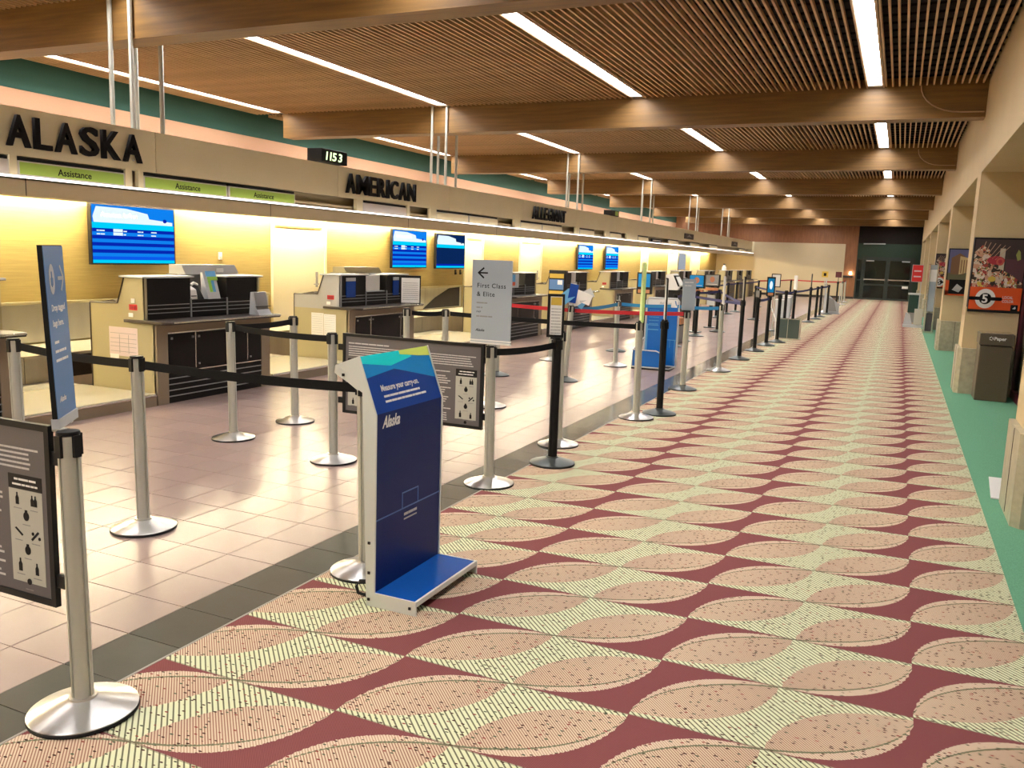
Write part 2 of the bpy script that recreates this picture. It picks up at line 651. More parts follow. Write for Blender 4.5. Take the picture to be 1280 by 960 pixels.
# dark brow above the doors
MB().box(-2.04, XC, Y1 - .02, Y1 + .02, 2.78, 4.2).build('wall_front', 'dark', kind='structure')
tl = MB().tube([(-1.80, Y1 - .08, 2.75), (-.80, Y1 - .08, 2.77)], .03)
lt = thing('light_bar', 'slim pale light bar high above the dark double doors', 'light', (-1.3, Y1 - .04, 2.75))
tl.build('tube', 'lgrey', lt)
MB().box(-1.82, -.78, Y1 - .06, Y1 - .02, 2.76, 2.80).build('mounting_plate', 'doorframe', lt)

# doors at the far end
def far_doors():
    yb = Y1 - .005
    for n, (x0, x1) in enumerate(((-1.72, -.60), (-.60, .52))):
        d = thing('door_%d' % (n + 1), 'x', 'x', ((x0 + x1) / 2, yb, 0))
        for kk in ('label', 'category'):
            del d[kk]
        d['kind'] = 'structure'
        f = MB()
        f.box(x0, x1, yb - .05, yb, 0, .10).box(x0, x1, yb - .05, yb, 1.95, 2.05).box(x0, x0 + .09, yb - .05, yb, .1, 1.95).box(x1 - .09, x1, yb - .05, yb, .1, 1.95)
        f.box(x0 + .09, x1 - .09, yb - .05, yb, .72, .80)
        f.build('door_frame', 'doorframe', d)
        MB().box(x0 + .09, x1 - .09, yb - .03, yb - .015, .1, .72).box(x0 + .09, x1 - .09, yb - .03, yb - .015, .8, 1.95).build('pane', 'dkglass', d)
        MB().box(x0 + .06, x1 - .06, yb - .12, yb - .08, .99, 1.04).box(x0 + .06, x0 + .10, yb - .12, yb - .05, .97, 1.06).box(x1 - .10, x1 - .06, yb - .12, yb - .05, .97, 1.06).build('push_bar', 'chrome', d)
        xa = x0 + (.12 if n == 0 else .62)
        MB().box(xa, xa + .36, yb - .11, yb - .05, 1.90, 1.96).build('door_closer', 'lgrey', d)
        if n == 1:
            MB().box(.13, .40, yb - .055, yb - .05, .62, .74).build('notice', 'white', d)
    MB().box(-1.80, -1.72, yb - .07, yb, 0, 2.12).box(.52, .60, yb - .07, yb, 0, 2.12).box(-1.8, .6, yb - .07, yb, 2.05, 2.13).build('trim_2', 'doorframe', kind='structure')
    s = MB().box(-2.04, -1.98, yb - .05, yb, 0, 2.05).box(-2.0, -1.8, yb - .05, yb, 0, .1).box(-2.0, -1.8, yb - .05, yb, 1.98, 2.05).box(-2.0, -1.8, yb - .05, yb, .95, 1.0)
    wn = s.build('window_1', 'doorframe', kind='structure')
    MB().box(-1.99, -1.80, yb - .03, yb - .02, .1, 1.98).build('pane', 'dkglass', wn)
    MB().box(-2.04, .8, yb - .16, yb - .01, .0, .02).build('trim_3', 'chrome', kind='structure')


far_doors()

# right side: header, piers, glazing behind
MB().box(XC, XC + .68, Y0, Y1, ZH, 4.7).build('wall_right', 'tan', kind='structure')
wr = MB().box(1.50, 1.62, Y0, Y1, -.1, ZH)
wr.build('wall_right', 'maroon', kind='structure')
PIERS = [-.4 + 6.48 * k for k in range(0, 8)]
pier_objs = []
for i, y in enumerate(PIERS):
    if y + .5 > Y1:
        continue
    o = MB().box(XC, 1.43, y, y + .62, 0, ZH).build('pillar', 'tan', kind='structure')
    pier_objs.append(o)
    c = .05
    b = MB()
    b.prism([(XC - .04, y + c - .05), (XC - .04, y + .62), (XC, y + .62), (XC, y), (1.43, y), (1.43, y - .05), (XC + c - .04, y - .05)], 'z', 0, .60)
    b.build('stone_cladding', 'stone', o)
    g = MB().box(XC - .043, XC - .039, y + .28, y + .286, .02, .59).box(XC + .26, XC + .266, y - .054, y - .049, .02, .59)
    g.build('joint', 'cover', o)
# shopfront glazing between piers
n = 2
for i in range(len(PIERS) - 1):
    ya, yb_ = PIERS[i] + .62, PIERS[i + 1]
    wn = MB()
    for k in range(5):
        y = ya + (yb_ - ya) * k / 4
        wn.box(1.44, 1.5, y - .03, y + .03, 0, 2.3)
    wn.box(1.44, 1.5, ya, yb_, 0, .1).box(1.44, 1.5, ya, yb_, 2.22, 2.3)
    fr = wn.build('window_%d' % n, 'maroon', kind='structure')
    MB().box(1.47, 1.48, ya + .03, yb_ - .03, .1, 2.22).build('pane', 'dkglass', fr)
    MB().box(1.42, 1.5, ya, yb_, 2.3, ZH).build('trim_%d' % (n + 3), 'tan', kind='structure')
    n += 1

# ------------------------------------------------------------------ setting: ceiling
MB().box(XB - .2, 1.8, Y0, Y1 + .2, 4.45, 4.6).build('ceiling', 'dark', kind='structure')
BEAMY = [6.49 + 6.5 * k for k in range(-1, 7)]
for i, y in enumerate(BEAMY):
    if y + .3 > Y1 - .1:
        y = Y1 - .45
    x0 = -10.65
    o = MB().box(x0, XC, y, y + .30, ZB, 4.45).build('ceiling_beam', 'beam', kind='structure')
    if i == 2:
        pts = [(.02, y - .015, 4.03)]
        for k in range(9):
            t = PI * .5 * k / 8
            pts.append((.02 + .50 * (1 - math.cos(t)), y - .015, 4.03 - .36 * math.sin(t)))
        pts.append((XC - .02, y - .015, 3.665))
        MB().tube(pts, .009, 6).build('conduit', 'conduit', o)
    if i == 3:
        pts = [(.1, y - .015, 4.0)] + [(.1 + .42 * (1 - math.cos(PI * .5 * k / 6)), y - .015, 3.98 - .3 * math.sin(PI * .5 * k / 6)) for k in range(7)] + [(XC - .02, y - .015, 3.675)]
        MB().tube(pts, .008, 6).build('conduit', 'conduit', o)

ROWS = [-10.65, -7.21, -3.87, -.545]
LW = .095
BAYS = [(Y0 if i == 0 else BEAMY[i - 1] + .30, BEAMY[i] if i < len(BEAMY) else Y1) for i in range(len(BEAMY))]
BAYS[-1] = (BEAMY[-2] + .3, Y1 - .45)
xs = []
x = XB + .06
while x < XC - .03:
    if all(abs(x - r) > LW + .03 for r in ROWS):
        xs.append(x)
    x += .0833
slatmesh = None
for i, (ya, yb_) in enumerate(BAYS):
    panel = MB().box(XB, XC, ya, yb_, ZS + .12, ZS + .13)
    bb = MB()
    pan = panel.build('ceiling', 'backing', kind='structure')
    # cross battens over the slats
    yy = ya + .1
    cb = MB()
    while yy < yb_ - .05:
        for xa_, xb_ in zip([XB + .02] + [r + LW + .02 for r in ROWS], [r - LW - .02 for r in ROWS] + [XC - .01]):
            cb.box(xa_, xb_, yy, yy + .018, ZS + .052, ZS + .075)
        yy += .305
    o = cb.build('cross_batten', 'backing', pan)
    o['kind'] = 'stuff'
    # frame strips beside the lights
    for r in ROWS:
        fs = MB().box(r - LW - .02, r - LW, ya, yb_, ZS - .01, ZS + .07).box(r + LW, r + LW + .02, ya, yb_, ZS - .01, ZS + .07)
        fs.build('light_surround', 'slat', pan)
    L = yb_ - ya
    if i in (1, 2, 3):
        sm = None
        for x in xs:
            if sm is None:
                s0 = MB().box(-.0110, .0110, ya, yb_, ZS, ZS + .05)
                o = s0.build('slat', 'slat')
                sm = o.data
            else:
                o = bpy.data.objects.new('slat', sm)
                COL.objects.link(o)
            o.parent = pan
            o.location = (x, 0, random.uniform(-.002, .002))
    else:
        s0 = MB()
        for x in xs:
            s0.box(x - .0110, x + .0110, ya, yb_, ZS, ZS + .05)
        o = s0.build('slat', 'slat', pan)
        o['kind'] = 'stuff'

# light fixtures between the slats
ROWN = ['row over the counter wall', 'row nearest the airline canopy', 'row above the queue edge', 'row along the shopfront header']
BAYN = ['behind the viewer', 'before the nearest beam', 'just past the nearest beam', 'just past the second beam', 'just past the third beam', 'just past the fourth beam', 'just past the fifth beam', 'near the end wall']
lproto = None
for i, (ya, yb_) in enumerate(BAYS):
    n = 5
    seg = (yb_ - ya - .26) / n
    for j, r in enumerate(ROWS):
        lab = 'white linear ceiling light in the ' + ROWN[j] + ', ' + BAYN[i]
        t = thing('ceiling_light', lab, 'ceiling light', (r, (ya + yb_) / 2, ZS + .03), 'linear lights set between the ceiling slats')
        MB().box(r - LW, r + LW, ya + .01, yb_ - .01, ZS + .105, ZS + .118).box(r - LW, r - LW + .008, ya + .01, yb_ - .01, ZS, ZS + .105).box(r + LW - .008, r + LW, ya + .01, yb_ - .01, ZS, ZS + .105).box(r - LW, r + LW, ya + .01, ya + .10, ZS, ZS + .105).box(r - LW, r + LW, yb_ - .14, yb_ - .01, ZS, ZS + .105).build('housing', 'offwhite', t)
        for k in range(n):
            a = ya + .11 + k * seg
            MB().box(r - LW + .010, r + LW - .010, a + .006, a + seg - .006, ZS + .080, ZS + .095).build('diffuser', 'ceil_e', t)

# ------------------------------------------------------------------ canopy over the counters
XF = -7.15
canopy = thing('canopy', 'long beige canopy over the check-in counters with a light line', 'canopy', (XF, 20, 2.1))
YC1 = Y1 - .35
joints = [-6.0, -2.8, .3, 3.45, 6.70, 9.86, 13.05, 16.2, 19.35, 22.5, 25.7, 28.9, 32.1, 35.3, 38.5, 41.7, YC1]
for a, b in zip(joints[:-1], joints[1:]):
    MB().box(XF - .03, XF, a + .004, b - .004, 2.31, 2.725).build('fascia_panel', 'fascia', canopy)
MB().box(XF - .05, XF - .03, Y0 + .02, YC1, 2.31, 2.72).build('fascia_backing', 'cover', canopy)
MB().box(XW, XF - .05, Y0 + .02, YC1, 2.62, 2.70).build('roof_deck', 'tan', canopy)
MB().box(XF - .22, XF - .05, Y0 + .02, YC1, 2.17, 2.20).box(XF - .22, XF - .19, Y0 + .02, YC1, 2.0, 2.62).build('soffit', 'lip', canopy)
MB().box(XF + .09, XF + .10, Y0 + .02, YC1, 1.965, 2.115).box(XF - .19, XF + .09, Y0 + .02, YC1, 1.965, 1.985).box(XF - .05, XF + .10, Y0 + .02, YC1, 2.10, 2.115).build('lip_panel', 'lip', canopy)
g = MB()
for y in [8.35 + 3.2 * k for k in range(-4, 12)]:
    g.box(XF + .0995, XF + .1015, y, y + .008, 1.966, 2.112)
g.build('lip_joint', 'cover', canopy)
MB().box(XF + .085, XF + .103, Y0 + .02, YC1, 2.117, 2.136).build('light_strip', 'strip_e', canopy, label='glowing white light line')
MB().box(XF - .22, XF + .10, YC1, YC1 + .02, 1.965, 2.725).build('end_panel', 'fascia', canopy)
# hidden cove tubes that wash the back wall
for k, y in enumerate([y for y in [-4 + 3.2 * q for q in range(0, 15)] if y < 41.5]):
    MB().tube([(XW + .22, y + .05, 2.15), (XW + .22, y + 3.1, 2.15)], .02, 6).build('cove_tube', 'cove_e', canopy)
MB().box(XW + .08, XW + .33, Y0 + .02, 41.6, 2.20, 2.23).box(XW + .33, XW + .34, Y0 + .02, 41.6, 2.15, 2.24).build('cove_housing', 'offwhite', canopy)
# uplights on top
for i in range(len(BAYS)):
    ya, yb_ = BAYS[i]
    if i > 6:
        continue
    t = thing('uplight', 'uplight before the teal wall, ' + BAYN[i], 'light', (XB + .75, (ya + yb_) / 2, 2.62), 'uplights on the canopy deck')
    MB().tube([(XB + .75, ya + .6, 2.70), (XB + .75, yb_ - .5, 2.70)], .02, 6).build('tube', 'up_e', t)
    MB().box(XB + .67, XB + .83, ya + .5, yb_ - .4, 2.60, 2.66).build('base', 'offwhite', t)

# hanging rods around every beam
for i, y in enumerate(BEAMY):
    if y + .3 > Y1 - 1:
        continue
    for (dx, dy, nm) in ((-7.47, -.03, 'pair on the near side'), (-7.19, -.03, 'pair on the near side'), (-7.56, .36, 'pair on the far side'), (-7.20, .36, 'pair on the far side')):
        side = 'outer' if dx > -7.4 else 'inner'
        o = MB().tube([(dx, y + dy, 2.70), (dx, y + dy, 4.05)], .024, 8)
        lab = '%s steel rod holding the canopy, %s of the %s beam' % (side, nm[8:], ['rearmost', 'nearest', 'second', 'third', 'fourth', 'fifth', 'sixth', 'seventh'][i])
        o.build('hanging_rod', 'post', None, (dx, y + dy, 2.70), smooth=True, label=lab, category='rod', group='canopy hanging rods')

# counter signs under the fascia
def counter_sign(y0, y1, mt, txt, label):
    t = thing('counter_sign', label, 'sign', (XF + .03, (y0 + y1) / 2, 2.14), 'narrow signs under the canopy fascia')
    MB().box(XF - .02, XF + .025, y0, y1, 2.145, 2.27).build('sign_box', 'offwhite', t)
    MB().box(XF + .025, XF + .03, y0 + .02, y1 - .02, 2.155, 2.258).build('sign_face', mt, t)
    MB().box(XF - .02, XF + .01, y0, y1, 2.27, 2.30).build('shadow_gap', 'black', t)
    if txt:
        text(txt, .085, 'letters', t, (XF + .031, (y0 + y1) / 2, 2.175), (0, 1, 0), (0, 0, 1), .0008, .001, 'CENTER', name='lettering')


def mount(y0, y1, lab):
    t = thing('sign_bracket', lab, 'bracket', (XF, (y0 + y1) / 2, 2.13), 'beige brackets between the counter signs')
    MB().box(XF - .02, XF + .035, y0, y1, 2.13, 2.31).build('bracket', 'fascia', t)


counter_sign(3.7, 5.06, 'signwhite', None, 'blank whitish counter sign left of the first green one')
counter_sign(5.14, 6.28, 'limesign', 'Assistance', 'green counter sign under the first airline name, nearest')
counter_sign(6.51, 7.70, 'limesign', 'Assistance', 'green counter sign, first of the adjoining pair')
counter_sign(7.73, 8.91, 'limesign', 'Assistance', 'green counter sign, second of the adjoining pair')
counter_sign(10.41, 11.62, 'signwhite', None, 'whitish counter sign under the second airline name')
for a, b, nm in ((12.56, 13.72, 'first beige counter sign after the second airline name'), (13.76, 14.95, 'second beige counter sign after the second airline name'),
             (16.03, 17.16, 'near beige counter sign under the third airline name'), (17.2, 18.37, 'far beige counter sign under the third airline name'),
             (19.57, 20.64, 'beige counter sign just past the third airline name'), (21.9, 22.9, 'beige counter sign above the two far monitors'),
             (24.6, 25.7, 'beige counter sign before the small dark plate'), (28.3, 29.6, 'beige counter sign after the small dark plate'),
             (31.5, 33.0, 'beige counter sign beside the first square emblem'), (35.0, 36.5, 'beige counter sign between the two square emblems'), (42, 43.6, 'farthest beige counter sign')):
    counter_sign(a, b, 'fascia', None, nm)
for a, b, nm in ((5.06, 5.13, 'before the first green sign'), (6.28, 6.36, 'after the first green sign'), (6.44, 6.50, 'before the paired green signs'), (10.26, 10.41, 'before the whitish sign'), (11.62, 11.70, 'after the whitish sign'), (12.34, 12.55, 'before the first beige pair'), (15.72, 16.0, 'before the second beige pair'), (19.26, 19.5, 'beside the first single beige sign'), (21.5, 21.85, 'beside the second single beige sign'), (23.4, 24.5, 'wide one near the fourth beam')):
    mount(a, b, 'beige bracket on the canopy, ' + nm)


def airline(word, y0, y1, z0, h, label, xsf=1.0):
    t = thing('airline_lettering', label, 'sign', (XF + .02, (y0 + y1) / 2, z0))
    widths = {'A': .78, 'L': .60, 'S': .70, 'K': .74, 'M': .95, 'E': .66, 'R': .76, 'I': .32, 'C': .76, 'N': .82, 'G': .82, 'T': .64}
    tot = sum(widths[c] for c in word)
    y = y0
    for c in word:
        w_ = widths[c] / tot * (y1 - y0)
        o = text(c, h * 1.37, 'letters', t, (0, 0, 0), (1, 0, 0), (0, 1, 0), .02, h * .022, name='letter')
        me = o.data
        xmin = min(v_.co.x for v_ in me.vertices)
        xmax = max(v_.co.x for v_ in me.vertices)
        ymin = min(v_.co.y for v_ in me.vertices)
        ymax = max(v_.co.y for v_ in me.vertices)
        zz = [v_.co.z for v_ in me.vertices]
        zmin = min(zz)
        base = wloc(t)
        tw = w_ * .83
        if c == 'I':
            tw = w_ * .55
        for v_ in me.vertices:
            yy = y + (w_ - tw) / 2 + (v_.co.x - xmin) / (xmax - xmin) * tw
            z_ = z0 + (v_.co.y - ymin) / (ymax - ymin) * h
            v_.co = Vector((XF + .02 + (v_.co.z - zmin), yy, z_)) - base
        y += w_
        # stand-off pins
    MB().box(XF, XF + .022, y0 + .1, y0 + .108, z0 + .02, z0 + .028).box(XF, XF + .022, y1 - .1, y1 - .092, z0 + .02, z0 + .028).build('standoff_pin', 'offwhite', t)


airline('ALASKA', 5.02, 6.50, 2.385, .27, 'big black dimensional letters of the nearest airline name on the canopy')
airline('AMERICAN', 9.98, 11.87, 2.375, .27, 'big black dimensional letters of the middle airline name beside the clock')
airline('ALLEGIANT', 16.58, 18.52, 2.365, .265, 'big black dimensional letters of the third and farthest airline name')
for (ya, yb_, za, zb, nm, lb) in ((30.5, 31.9, 2.39, 2.58, 'emblem_sign', 'square dark emblem on the far part of the canopy'), (39.9, 41.3, 2.34, 2.56, 'emblem_sign', 'square dark emblem nearest the canopy end'), (26.1, 27.3, 2.15, 2.26, 'name_plate', 'small black name plate low on the canopy')):
    t = thing(nm, lb, 'sign', (XF + .01, (ya + yb_) / 2, za))
    MB().box(XF + .001, XF + .03, ya, yb_, za, zb).build('plate', 'cover' if nm == 'emblem_sign' else 'black', t)
    b = MB()
    P_ = Plane((XF + .031, ya, za), (0, 1, 0), (0, 0, 1))
    w_, h_ = yb_ - ya, zb - za
    if nm == 'emblem_sign':
        P_.poly(b, [(w_ * .2, h_ * .3), (w_ * .5, h_ * .85), (w_ * .8, h_ * .3), (w_ * .5, h_ * .45)])
        b.build('mark', 'grey', t)
    else:
        P_.words(b, .1, w_ - .1, .04, .04)
        b.build('print', 'offwhite', t)

# digital clock
t = thing('digital_clock', 'black digital clock standing on the canopy, reading 1153', 'clock', (XF, 9.7, 2.73))
MB().box(XF - .18, XF + .06, 9.42, 9.99, 2.735, 2.91).build('case', 'black', t, bevel=.004)
for q, (ch, dy) in enumerate((('1', .0), ('1', .085), ('5', .17), ('3', .30))):
    text(ch, .150, 'clock_e', t, (XF + .062, 9.47 + dy, 2.768), (0, 1, 0), (0, 0, 1), .001, .003, shear=.1, xs=1.35, name='digit')
t = thing('digital_clock', 'second clock seen end on, dark with a green face, over the far canopy', 'clock', (XF, 22.2, 2.73))
MB().box(XF - .18, XF + .06, 21.9, 22.5, 2.72, 2.87).build('case', 'black', t, bevel=.004)
MB().box(XF + .061, XF + .064, 22.15, 22.42, 2.74, 2.85).build('face', 'limesign', t)

# ------------------------------------------------------------------ back wall: doors, door closers, monitors
k = 3
for (ya, yb_) in ((10.66, 12.04), (17.14, 18.08), (20.22, 21.68), (31.53, 32.5), (35.7, 37.3), (39.9, 41.9)):
    d = thing('door_%d' % k, '', '', (XW, (ya + yb_) / 2, 0))
    del d['label'], d['category']
    d['kind'] = 'structure'
    MB().box(XW, XW + .02, ya + .05, yb_ - .05, 0.01, 2.3).build('door_leaf', 'doorp', d)
    MB().box(XW, XW + .045, ya, ya + .05, 0.01, 2.35).box(XW, XW + .045, yb_ - .05, yb_, 0.01, 2.35).box(XW, XW + .045, ya, yb_, 2.3, 2.35).build('door_frame', 'doorp', d)
    MB().box(XW + .02, XW + .035, yb_ - .28, yb_ - .23, .95, 1.20).tube([(XW + .07, yb_ - .255, 1.0), (XW + .07, yb_ - .38, 1.0)], .01).tube([(XW + .02, yb_ - .255, 1.0), (XW + .07, yb_ - .255, 1.0)], .01).build('door_handle', 'grey', d)
    MB().box(XW + .02, XW + .045, ya + .05, ya + (yb_ - ya) * .9, 1.915, 1.945).build('door_closer', 'yellow', d)
    k += 1


def screen(P_, w_, h_, t, dim=False, txt='A'):
    b = MB()
    P_.rect(b, -.02, w_ + .02, -.02, h_ + .02, -.05, 0)
    b.build('bezel', 'blackm', t)
    rows = 9
    mats_ = ['scr_navy', 'scr_mid', 'scr_blue'] if not dim else ['scr_dim', 'scr_dim', 'scr_navy']
    b = MB()
    y = 0.
    P_.rect(b, 0, w_, 0, h_ * .055, 0, .002, 3)
    y = h_ * .055
    lh = (h_ * .60 - y) / rows
    for r_ in range(rows):
        P_.rect(b, 0, w_, y, y + lh, 0, .002, (0 if r_ % 2 == 0 else 1) if r_ > 0 else 2)
        y += lh
    P_.rect(b, 0, w_, h_ * .60, h_ * .70, 0, .002, 3)
    P_.rect(b, 0, w_, h_ * .70, h_, 0, .002, 1)
    P_.poly(b, [(w_ * .02, h_ * .70), (w_ * .98, h_ * .70), (w_ * .98, h_ * .76), (w_ * .68, h_ * .80), (w_ * .66, h_ * .89), (w_ * .4, h_ * .96), (w_ * .05, h_ * .97), (w_ * .01, h_ * .8)], .002, .003, 4)
    P_.disc(b, w_ * .88, h_ * .78, w_ * .025, h_ * .035, .003, .004, 0)
    if not dim:
        rr = random.Random(3)
        for q in (0, 1):
            yy = h_ * (.49 + .06 * q)
            for (a, c) in ((.05, .14), (.53, .60), (.70, .77), (.36, .40)):
                P_.words(b, w_ * a, w_ * c, yy, h_ * .028, .002, .003, 4, rnd=rr)
            P_.rect(b, w_ * .24, w_ * .35, yy - .004, yy + h_ * .045, .002, .003, 4)
    b.build('screen', mats_ + ['scr_cyan', 'scr_white'], t)


XM = -8.88
for (ya, yb_, za, zb, dim, lb) in ((7.32, 8.59, 1.33, 2.03, False, 'large blue flight monitor above the nearest check-in desk'),
                               (14.0, 15.27, 1.29, 2.00, False, 'bright blue monitor above the gap behind the second desk'),
                               (15.70, 16.95, 1.28, 1.98, True, 'darker monitor right next to the bright blue one'),
                               (24.35, 25.7, 1.25, 1.97, False, 'blue monitor beyond the third airline name, nearer of two'),
                               (27.0, 28.35, 1.25, 1.98, False, 'blue monitor beyond the third airline name, farther of two')):
    t = thing('wall_monitor', lb, 'monitor', (XM, (ya + yb_) / 2, za), 'monitors on the golden wall')
    screen(Plane((XM, ya, za), (0, 1, 0), (0, 0, 1)), yb_ - ya, zb - za, t, dim)
    MB().box(XW, XM - .05, (ya + yb_) / 2 - .2, (ya + yb_) / 2 + .2, za + .2, zb - .2).build('wall_mount', 'black', t)
    if ya < 14.5:
        text('American Airlines', .085, 'lgrey', t, (XM + .0035, ya + (yb_ - ya) * .10, za + (zb - za) * .80), (0, 1, 0), (0, 0, 1), .0003, name='lettering', xs=.9)
t = thing('wall_monitor', 'tall grey display before the far end of the golden wall', 'monitor', (XM, 37.8, 1.2), 'monitors on the golden wall')
MB().box(XM - .04, XM, 37.3, 38.5, 1.22, 1.93).build('screen', 'scr_grey', t)
MB().box(XW, XM - .04, 37.7, 38.1, 1.3, 1.8).build('wall_mount', 'black', t)
for (y, z, lb) in ((9.56, 1.44, 'small white outlet on the golden wall beside the large monitor'), (16.77, 1.18, 'dark outlet under the darker monitor, nearer one'), (17.0, 1.18, 'dark outlet under the darker monitor, farther one')):
    t = thing('wall_outlet', lb, 'outlet', (XW, y, z))
    MB().box(XW, XW + .012, y - .035, y + .035, z - .055, z + .055).build('plate', 'white' if y < 10 else 'black', t)
    MB().box(XW + .012, XW + .03, y - .018, y + .018, z - .045, z - .01).build('socket', 'offwhite' if y < 10 else 'black', t)

# ------------------------------------------------------------------ baggage belt behind the desks
XR = -8.06
for n, (ya, yb_, lb) in enumerate(((1.0, 10.55, 'steel baggage conveyor with splash panel behind the nearest desk'), (12.15, 17.0, 'steel baggage conveyor with splash panel behind the second gap'), (18.2, 20.1, 'short steel conveyor section behind the fourth desk'), (21.8, 31.4, 'steel baggage conveyor along the far desks'))):
    t = thing('baggage_conveyor', lb, 'conveyor', (XR, (ya + yb_) / 2, 0), 'conveyors along the golden wall')
    nb = max(1, int((yb_ - ya) / 1.55))
    st = (yb_ - ya) / nb
    for q in range(nb):
        a = ya + q * st
        MB().box(XW + .01, XW + .045, a + .004, a + st - .004, .42, .855).build('splash_panel', 'stainless', t)
        MB().box(XR - .02, XR, a + .004, a + st - .004, .02, .385).build('riser_panel', 'stainless', t)
    MB().box(XW + .01, XW + .09, ya, yb_, .855, .885).build('ledge', 'deskbody', t)
    MB().box(XW + .05, XR, ya, yb_, .385, .40).build('belt_bed', 'platform', t)
    MB().box(XW + .05, XR - .02, ya, yb_, .01, .385).build('body', 'cover', t)
# dark mouth of the conveyor, and a dark reflection painted on the splash panel
for (ya, yb_, lb) in ((6.25, 6.75, 'dark conveyor mouth beside the nearest desk'), (15.9, 16.9, 'painted dark reflection on the splash panel past the second desk')):
    t = thing('mouth_or_reflection', lb, 'conveyor', (XR + .01, (ya + yb_) / 2, .15))
    if ya < 10:
        MB().box(XR + .001, XR + .02, ya, yb_, .14, .37).build('opening_or_reflection', 'dark', t)
    else:
        b = MB()
        P_ = Plane((XW + .046, ya - .6, .43), (0, 1, 0), (0, 0, 1))
        P_.poly(b, [(0, 0), (1.6, 0), (1.6, .42), (1.1, .40), (.5, .22)], 0, .004)  # flat dark shape standing in for a reflection in the steel
        b.build('opening_or_reflection', 'dark', t)

# weighing platforms between the desks
for (ya, yb_, lb) in ((4.68, 6.09, 'steel weighing platform before the nearest desk'), (7.80, 9.32, 'steel weighing platform between the first two desks'), (11.04, 14.28, 'wide steel platform after the second desk'), (16.05, 17.42, 'steel weighing platform between the third and fourth desks'), (19.2, 20.86, 'steel weighing platform between the fourth and fifth desks'), (22.7, 24.6, 'steel weighing platform past the fifth desk')):
    t = thing('weighing_platform', lb, 'platform', (-7.3, (ya + yb_) / 2, 0), 'weighing platforms between the desks')
    MB().box(XR + .02, -6.60, ya, yb_, .0, .105).build('plinth', 'deskfront', t)
    MB().box(-6.60, -6.575, ya, yb_, .0, .10).build('kick_plate', 'deskfront', t)
    npl = 2 if yb_ - ya > 1.7 else 1
    st = (yb_ - ya) / npl
    for q in range(npl):
        MB().box(-7.62, -6.575, ya + q * st + .01, ya + (q + 1) * st - .01, .108, .124).build('scale_plate', 'platform', t)
    MB().box(XR + .02, -7.64, ya + .01, yb_ - .01, .108, .122).build('infeed_plate', 'stainless', t)
    MB().box(-6.578, -6.565, ya, yb_, .100, .112).build('edge_strip', 'chrome', t)

